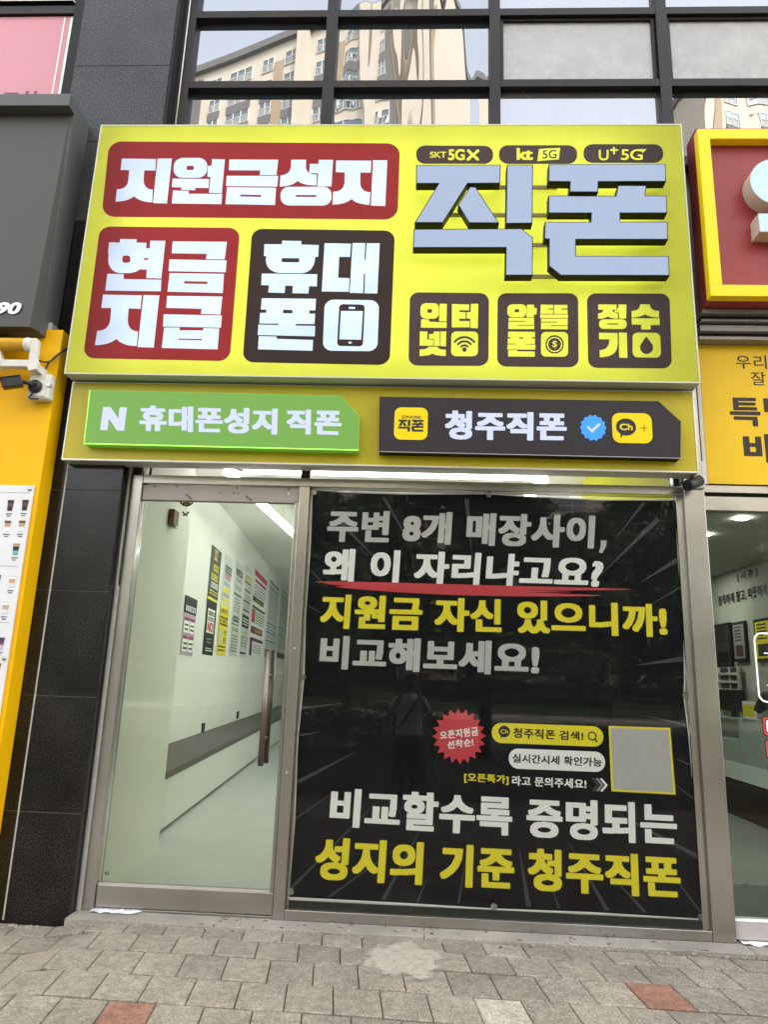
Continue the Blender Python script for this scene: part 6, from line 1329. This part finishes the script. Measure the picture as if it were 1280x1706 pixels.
# ------------------------------------------------------------------ across the street (seen in the glass)
f = MB(); f.box(-60, 60, -12.0, -9.2, -.12, .02); struct('verge', f, M['sand_joint'])
f = MB(); f.box(-60, 60, -12.25, -12.0, -.12, .03); struct('kerb', f, M['granite_step'])
f = MB(); f.quad((-120, -27, -.11), (120, -27, -.11), (120, -12.25, -.11), (-120, -12.25, -.11)); struct('road', f, mat('asphalt', (0.05, 0.05, 0.052), 0.85, var=0.2, scale=20))
f = MB()
for y in (-15.6, -19.6, -23.3):
    if y == -19.6: f.quad((-100, y - .08, -.105), (100, y - .08, -.105), (100, y + .08, -.105), (-100, y + .08, -.105))
    else:
        for k in range(-10, 10): f.quad((k * 8, y - .07, -.105), (k * 8 + 3, y - .07, -.105), (k * 8 + 3, y + .07, -.105), (k * 8, y + .07, -.105))
struct('road_marking', f, M['ink_white'])
f = MB(); f.box(-120, 120, -31.5, -27, -.12, .03); struct('far_pavement', f, M['granite_step'])
M['grass'] = mat('grass', (0.035, 0.055, 0.018), 0.95, var=0.5, scale=1.5)
f = MB(); f.add([(-120, -31.5, .02), (120, -31.5, .02), (120, -52, 1.6), (-120, -52, 1.6)], [(0, 1, 2, 3)]); struct('grass_bank', f, M['grass'])
fc = thing('guard_fence', 'long dark roadside guard fence mirrored in the black banner', 'fence', (0, -30, .03))
f = MB()
for z in (.55, .95, 1.35): f.box(-40, 40, -30.03, -29.97, .03 + z - .035, .03 + z + .035)
part('rail', f, M['dark_metal'], fc)
for k in range(-12, 13):
    f = MB(); f.box(k * 3.1 - .07, k * 3.1 + .07, -30.1, -29.9, .03, 1.52).box(k * 3.1 - .09, k * 3.1 + .09, -30.12, -29.88, 1.52, 1.56); part('post', f, M['dark_metal'], fc)

def leaf_mat(name, col):
    return mat(name, col, 0.6, var=0.45, scale=1.2)
M['leaf_dark'] = leaf_mat('leaf_dark', (0.045, 0.075, 0.022)); M['leaf_mid'] = leaf_mat('leaf_mid', (0.065, 0.10, 0.03))
M['bark'] = mat('bark', (0.045, 0.036, 0.028), 0.9, var=0.4, scale=10, aniso=(4, 4, .8))
def leaves(mb, clumps, n, size, rnd):
    tot = sum(c[3] ** 2 for c in clumps)
    for cx, cy, cz, r in clumps:
        for _ in range(int(n * r * r / tot)):
            v = Vector((rnd.gauss(0, 1), rnd.gauss(0, 1), rnd.gauss(0, 1))).normalized() * r * rnd.uniform(.45, 1.08)
            c = Vector((cx, cy, cz)) + Vector((v.x, v.y, v.z * .8))
            a = Vector((rnd.gauss(0, 1), rnd.gauss(0, 1), rnd.gauss(0, .6))).normalized(); b = a.cross(Vector((rnd.gauss(0, 1), rnd.gauss(0, 1), rnd.gauss(0, 1)))).normalized()
            s = size * rnd.uniform(.6, 1.3)
            mb.add([c - a * s, c + b * s * .5, c + a * s, c - b * s * .5], [(0, 1, 2, 3)])
def tree(label, x, y, z, h, cr, seed, trunk_r, m, group=None, n=2600, first=.36):
    rnd = random.Random(seed); t = thing('street_tree', label, 'tree', (x, y, z), group)
    tr = MB(); tr.tube([(x, y, z - .1), (x + .05, y, z + h * .25), (x - .04, y + .05, z + h * .5), (x, y, z + h * .85)], [trunk_r * 1.25, trunk_r, trunk_r * .75, trunk_r * .2], 10)
    cl = []
    for k in range(11):
        a = 2 * PI * k / 11 * 2.4; hh = h * (first + (1 - first) * (k + .5) / 11 * .95); rr_ = cr * rnd.uniform(.25, .7) * (1.1 - .5 * k / 11)
        c = (x + math.cos(a) * rr_, y + math.sin(a) * rr_, z + hh); cl.append(c + (cr * rnd.uniform(.36, .56),))
        tr.tube([(x, y, z + hh * .75), ((x + c[0]) / 2, (y + c[1]) / 2, z + hh * .9), c], [trunk_r * .4, trunk_r * .28, trunk_r * .08], 6)
    part('trunk', tr, M['bark'], t)
    lv = MB(); leaves(lv, cl, n, .20 * (h / 8), rnd); part('crown', lv, m, t)
    return t
tree('slim street tree at the kerb with its dark trunk mirrored in the banner', 1.42, -9.7, .02, 7.6, 2.1, 3, .11, M['leaf_mid'], n=1800, first=.56)
proto = tree('broad dark tree behind the guard fence, left of centre', -6, -37, .4, 11.5, 4.2, 8, .28, M['leaf_dark'], 'trees behind the guard fence', n=5200, first=.16)
for lab, x, y, s, rz in (('tall tree behind the guard fence straight across the street', 3.5, -38, 1.05, 1.0), ('bushy tree behind the fence right of the straight-across one', 10.5, -37, .95, 2.2), ('tree far right behind the guard fence', 18, -38.5, 1.05, 3.3), ('tree far left behind the guard fence', -14, -38, .9, 4.1), ('outermost tree on the left behind the fence', -23, -37, 1.0, 5.2), ('outermost tree on the right behind the fence', 27, -38, 1.0, .5)):
    dup(proto, (x, y, .4), lab, rz, (s, s, s))
for k, (x, y, s) in enumerate(((-18, -46, 1.25), (-10, -45, 1.3), (-1.5, -45.5, 1.2), (7, -46, 1.3), (14.5, -45, 1.25), (22, -46.5, 1.3))):
    dup(proto, (x, y, 1.0), ('second row tree at its left end', 'second row tree left of the middle', 'second row tree near the middle, on its left', 'second row tree near the middle, on its right', 'second row tree right of the middle', 'second row tree at its right end')[k] + ', taller and behind the fence trees', 1.3 * k + .7, (s, s, s))['group'] = 'second row of trees on the grass bank'
def hedge(label, x0, x1, y, h, seed):
    rnd = random.Random(seed); t = thing('hedge', label, 'hedge', ((x0 + x1) / 2, y, .02), 'planting strip hedges'); cl = []; st_ = MB(); x = x0
    while x < x1:
        r = h * rnd.uniform(.38, .55); cl.append((x, y + rnd.uniform(-.25, .25), .02 + h * .5, r)); st_.tube([(x, y, .0), (x + rnd.uniform(-.1, .1), y, h * .6)], [.02, .008], 6); x += r * .9
    part('stem', st_, M['bark'], t); lv = MB(); leaves(lv, cl, int(420 * (x1 - x0)), .075, rnd); part('foliage', lv, M['leaf_dark'], t)
hedge('leafy hedge in the planting strip left of the street tree', -4.5, .6, -10.6, 1.15, 4); hedge('low ragged hedge right of the street tree', 2.6, 8.5, -10.8, .8, 6)

# apartment towers
M['tower_cream'] = mat('tower_cream', (0.52, 0.46, 0.37), 0.8, var=0.05, scale=.3); M['tower_tan'] = mat('tower_tan', (0.33, 0.25, 0.165), 0.8, var=0.06, scale=.3)
M['tower_grey'] = mat('tower_grey', (0.14, 0.13, 0.125), 0.8, var=0.06, scale=.3); M['tower_brick'] = mat('tower_brick', (0.45, 0.20, 0.12), 0.8)
M['tower_glass'] = mat('tower_glass', (0.10, 0.13, 0.14), 0.08, spec=0.8); M['tower_rail'] = mat('tower_rail', (0.62, 0.60, 0.55), 0.5)
def tower(label, cx, cy, ang, W, D_, H, bays_, detail_floors, loc_label=None):
    """local u runs along the face that looks at the street, w outwards"""
    ca_, sa_ = math.cos(ang), math.sin(ang)
    def L(u, w, z): return (cx + u * ca_ + w * sa_, cy + u * sa_ - w * ca_, z) if False else (cx + u * ca_ - w * -sa_ * -1, cy + u * sa_ + w * ca_, z)
    def lb(mb, u0, u1, w0, w1, z0, z1):
        vs = [L(u, w, z) for z in (z0, z1) for w in (w0, w1) for u in (u0, u1)]
        mb.add(vs, [(0, 2, 3, 1), (4, 5, 7, 6), (0, 1, 5, 4), (2, 6, 7, 3), (0, 4, 6, 2), (1, 3, 7, 5)])
    t = thing('apartment_tower', label, 'apartment tower', (cx, cy, 0))
    f = MB(); lb(f, 0, W, -D_, 0, -.1, H); part('wall', f, M['tower_cream'], t)
    f = MB(); lb(f, -.3, W + .3, -D_ - .3, .5, H, H + .9); lb(f, W * .35, W * .6, -D_ * .7, -D_ * .3, H + .9, H + 3.5); part('roof', f, M['tower_grey'], t)
    fl_h = 2.85; nfl = int(H / fl_h)
    strip_t, strip_g = MB(), MB(); rest_g, rest_f = MB(), MB()
    for u0, u1, kind in bays_:
        if kind == 'brick': f = MB(); lb(f, u0, u1, 0, .25, 0, H - .4); part('brick_strip', f, M['tower_brick'], t); continue
        if kind == 'tan': lb(strip_t, u0, u1, 0, .12, 0, H - 2.4); continue
        if kind == 'grey': lb(strip_g, u0, u1, -.0, .10, 0, H - .8); continue
        if kind == 'pier': f = MB(); lb(f, u0, u1, 0, .9, 0, H + .3); part('pier', f, M['tower_cream'], t); continue
        for n_ in range(nfl):
            z = H - 1.3 - (n_ + 1) * fl_h + .9
            if z < 1: break
            if (n_ % 3) != 0: lb(strip_g, u0, u1, .0, .13, z - 1.15, z - .02)
            top_f = n_ < detail_floors
            wf = MB() if top_f else rest_f; wg = MB() if top_f else rest_g
            e = .09
            lb(wf, u0, u1, .0, .10, z, z + e); lb(wf, u0, u1, .0, .10, z + 1.75 - e, z + 1.75); nm_ = 3 if u1 - u0 > 2.4 else 2
            for k in range(nm_ + 1):
                u = u0 + (u1 - u0 - e) * k / nm_; lb(wf, u, u + e, .0, .11, z + e, z + 1.75 - e)
            k = u0 + .12
            while k < u1 - .1: lb(wf, k, k + .03, .13, .16, z + .02, z + .85); k += .16
            lb(wf, u0, u1, .12, .17, z + .85, z + .90)
            lb(wg, u0 + .04, u1 - .04, .0, .05, z + .04, z + 1.71)
            if top_f:
                o = part('window', wf, M['tower_rail'], t); part('pane', wg, M['tower_glass'], o)
    part('tan_strip', strip_t, M['tower_tan'], t); part('spandrel', strip_g, M['tower_grey'], t)
    if rest_g.v:
        tag(part('window', rest_f, M['tower_rail'], t), kind='stuff'); tag(part('pane', rest_g, M['tower_glass'], t), kind='stuff')
    return t
angA = math.atan2(6.3, 16.3)
bA = [(0, .9, 'brick'), (1.1, 2.4, 'grey'), (3.6, 5.2, 'win'), (6.2, 9.4, 'win'), (10.7, 12.3, 'win'), (12.4, 13.6, 'tan'), (13.7, 15.5, 'win'), (15.6, 16.8, 'pier'), (17.6, 19.2, 'win'), (19.4, 20.6, 'tan'), (20.8, 22.8, 'win'), (23.4, 24.4, 'pier'), (24.6, 25.8, 'win'), (25.9, 27.4, 'grey'), (27.45, 28.3, 'tan'), (28.4, 29.3, 'pier'), (29.35, 29.6, 'grey'), (29.65, 30.7, 'pier'), (30.72, 30.95, 'grey'), (31.0, 31.5, 'tan')]
tower('tall cream apartment tower with grey balcony bands mirrored in the upper windows', -28.2, -63.2, angA, 31.6, 14, 69.2, bA, 8)
bB = [(1.0, 2.0, 'tan'), (2.4, 4.4, 'win'), (5.2, 7.0, 'win'), (8.0, 11, 'win'), (12, 13.2, 'tan'), (13.6, 16, 'win'), (17, 19, 'win')]
tower('cream apartment tower on the right behind the trees', 29.6, -60.0, math.radians(-8), 21, 14, 66, bB, 6)
bC = [(.6, 2.4, 'win'), (3.2, 5.6, 'win'), (6.2, 7.2, 'tan'), (7.6, 9.8, 'win'), (10.6, 12.8, 'win'), (13.2, 15.4, 'win')]
tower('lower apartment block between the two towers', 9.5, -57.0, math.radians(-4), 16.5, 12, 19.5, bC, 6)

# ------------------------------------------------------------------ the photographer, mirrored in the black banner
def skin(name, verts, edges, radii, root, m, parent, sub=2):
    me = bpy.data.meshes.new(name); o_ = org(parent)
    me.from_pydata([(a - o_[0], b - o_[1], c - o_[2]) for a, b, c in verts], edges, [])
    ob = bpy.data.objects.new(name, me); COL.objects.link(ob)
    md = ob.modifiers.new('skin', 'SKIN'); 
    if not me.skin_vertices: me.skin_vertices.new() if hasattr(me.skin_vertices, 'new') else None
    sv = me.skin_vertices[0].data
    for i, r in enumerate(radii): sv[i].radius = (r, r) if not isinstance(r, tuple) else r; sv[i].use_root = (i == root)
    md.use_smooth_shade = True
    ss = ob.modifiers.new('subdivision', 'SUBSURF'); ss.levels = sub; ss.render_levels = sub
    dg = bpy.context.evaluated_depsgraph_get(); dg.update()
    out = bpy.data.meshes.new_from_object(ob.evaluated_get(dg))
    bpy.data.objects.remove(ob); bpy.data.meshes.remove(me)
    out.name = name
    for p in out.polygons: p.use_smooth = True
    return link(name, out, m, parent)
px_, py_ = -.03, -5.08
skin_m = mat('skin', (0.42, 0.25, 0.18), 0.5)
pers = thing('person', 'person in pale shirt and wide dark trousers holding a phone, mirrored in the banner', 'person', (px_, py_, .032))
V, E_, Rr = [], [], []
def av(p, r, frm=None):
    V.append((px_ + p[0], py_ + p[1], p[2])); Rr.append(r)
    if frm is not None: E_.append((frm, len(V) - 1))
    return len(V) - 1
pel = av((0, 0, .86), .115); ab1 = av((0, 0, 1.0), .110, pel); chest = av((0, .01, 1.17), (.135, .105), ab1); shc = av((0, 0, 1.275), .075, chest); nk = av((0, .01, 1.345), .048, shc); hd = av((0, .035, 1.44), (.072, .088), nk); ht = av((0, .03, 1.53), (.062, .078), hd)
for s in (-1, 1):
    hip = av((s * .085, 0, .80), .085, pel); kn = av((s * .10, .02, .45), .056, hip); an = av((s * .11, -.02, .11), .036, kn); to = av((s * .12, .13, .065), .034, an)
    sh = av((s * .165, 0, 1.245), .056, shc); elb = av((s * .225, .10, 1.10), .040, sh); wr = av((s * .085, .255, 1.385), .026, elb); pm_ = av((s * .060, .285, 1.44), (.036, .018), wr)
    for k in range(4):
        b0 = av((s * (.050 - .004 * k), .300 + .004 * k, 1.470 - .020 * k + .03), .0090, pm_); b1 = av((s * (.030 - .002 * k), .322, 1.475 - .020 * k + .03), .0085, b0); av((s * .012, .318, 1.472 - .020 * k + .03), .0075, b1)
    t0 = av((s * .048, .272, 1.425), .0105, pm_); t1 = av((s * .034, .268, 1.452), .0095, t0); av((s * .022, .270, 1.476), .008, t1)
body = skin('body', V, E_, Rr, pel, skin_m, pers)
def ringz(cx, cy, z, rx, ry, n=24, wob=0.0, ph=0.0): return [(px_ + cx + rx * (1 + wob * math.sin(5 * 2 * PI * k / n + ph)) * math.cos(2 * PI * k / n), py_ + cy + ry * (1 + wob * math.sin(5 * 2 * PI * k / n + ph)) * math.sin(2 * PI * k / n), z) for k in range(n)]
f = MB(); f.loft([ringz(0, .0, .79, .185, .145, wob=.03), ringz(0, 0, .95, .172, .138, wob=.02), ringz(0, .005, 1.10, .172, .135), ringz(0, .005, 1.22, .185, .118), ringz(0, 0, 1.285, .155, .095), ringz(0, .005, 1.325, .075, .068)], cap=False)
for s in (-1, 1):
    a, b = Vector((px_ + s * .15, py_, 1.255)), Vector((px_ + s * .222, py_ + .095, 1.105)); d = (b - a)
    f.tube([a, a + d * .5, a + d * 1.02], [.068, .070, .072], 16, False)
so_ = part('shirt', f, mat('pale_cotton', (0.74, 0.75, 0.78), 0.85, var=0.06, scale=10), pers)
f = MB()
f.loft([ringz(0, 0, .70, .17, .125), ringz(0, 0, .84, .165, .128), ringz(0, 0, .90, .150, .120)], cap=False)
for s in (-1, 1): f.loft([ringz(s * .115, .01, .17, .082, .095, wob=.04), ringz(s * .118, .01, .32, .108, .118, wob=.05), ringz(s * .105, .005, .55, .102, .112, wob=.03), ringz(s * .085, 0, .74, .088, .118), ringz(s * .075, 0, .80, .085, .12)], cap=False)
part('trousers', f, mat('dark_cotton', (0.035, 0.036, 0.042), 0.9, var=0.15, scale=10), pers)
f = MB(); f.loft([ringz(0, .012, 1.43, .080, .085), ringz(0, -.012, 1.46, .092, .092), ringz(0, .006, 1.515, .090, .108), ringz(0, .012, 1.56, .072, .092), ringz(0, .012, 1.588, .035, .045), ringz(0, .012, 1.594, .008, .01)])
part('hair', f, mat('hair', (0.014, 0.011, 0.010), 0.6), pers)
f = MB()
for s in (-1, 1): f.tube([(px_ + s * .030, py_ + .1105, 1.462), (px_ + s * .030, py_ + .121, 1.462)], [.012, .007], 10)
part('eyes', f, M['ink_black'], pers)
f = MB(); f.loft([[(px_ + u * .016, py_ + .118 + v * .014, 1.425 + (1 - v) * .035 * .6) for u, v in ((-1, 0), (0, 1), (1, 0))], [(px_ + u * .008, py_ + .116 + v * .006, 1.468) for u, v in ((-1, 0), (0, 1), (1, 0))]], cap=True); part('nose', f, skin_m, pers)
f = MB(); f.tube([(px_ - .022, py_ + .118, 1.398), (px_, py_ + .124, 1.395), (px_ + .022, py_ + .118, 1.398)], [.004, .006, .004], 8); part('mouth', f, mat('lips', (0.30, 0.11, 0.09), 0.5), pers)
for s in (-1, 1): f = MB(); f.tube([(px_ + s * .122, py_ + .14, .045), (px_ + s * .12, py_ + .06, .055), (px_ + s * .115, py_ - .03, .070)], [.036, .045, .042], 12); part('shoe', f, M['plastic_black'], pers)
f = MB(); f.tube([(px_ + .12, py_ + .10, 1.27), (px_ + .0, py_ + .155, 1.08), (px_ - .16, py_ + .10, .86)], .013, 6); part('bag_strap', f, M['plastic_black'], pers)
ph_ = thing('phone', 'black phone held up in both hands by the mirrored person', 'phone', (px_ + .0, py_ + .295, 1.44))
f = MB(); f.box(px_ - .038, px_ + .038, py_ + .296, py_ + .305, 1.395, 1.555); part('phone_body', f, M['plastic_black'], ph_, 0.004)
f = MB()
for z in (1.535, 1.51): f.tube([(px_ + .018, py_ + .305, z), (px_ + .018, py_ + .308, z)], .008, 12)
part('camera_lens', f, M['black'], ph_)
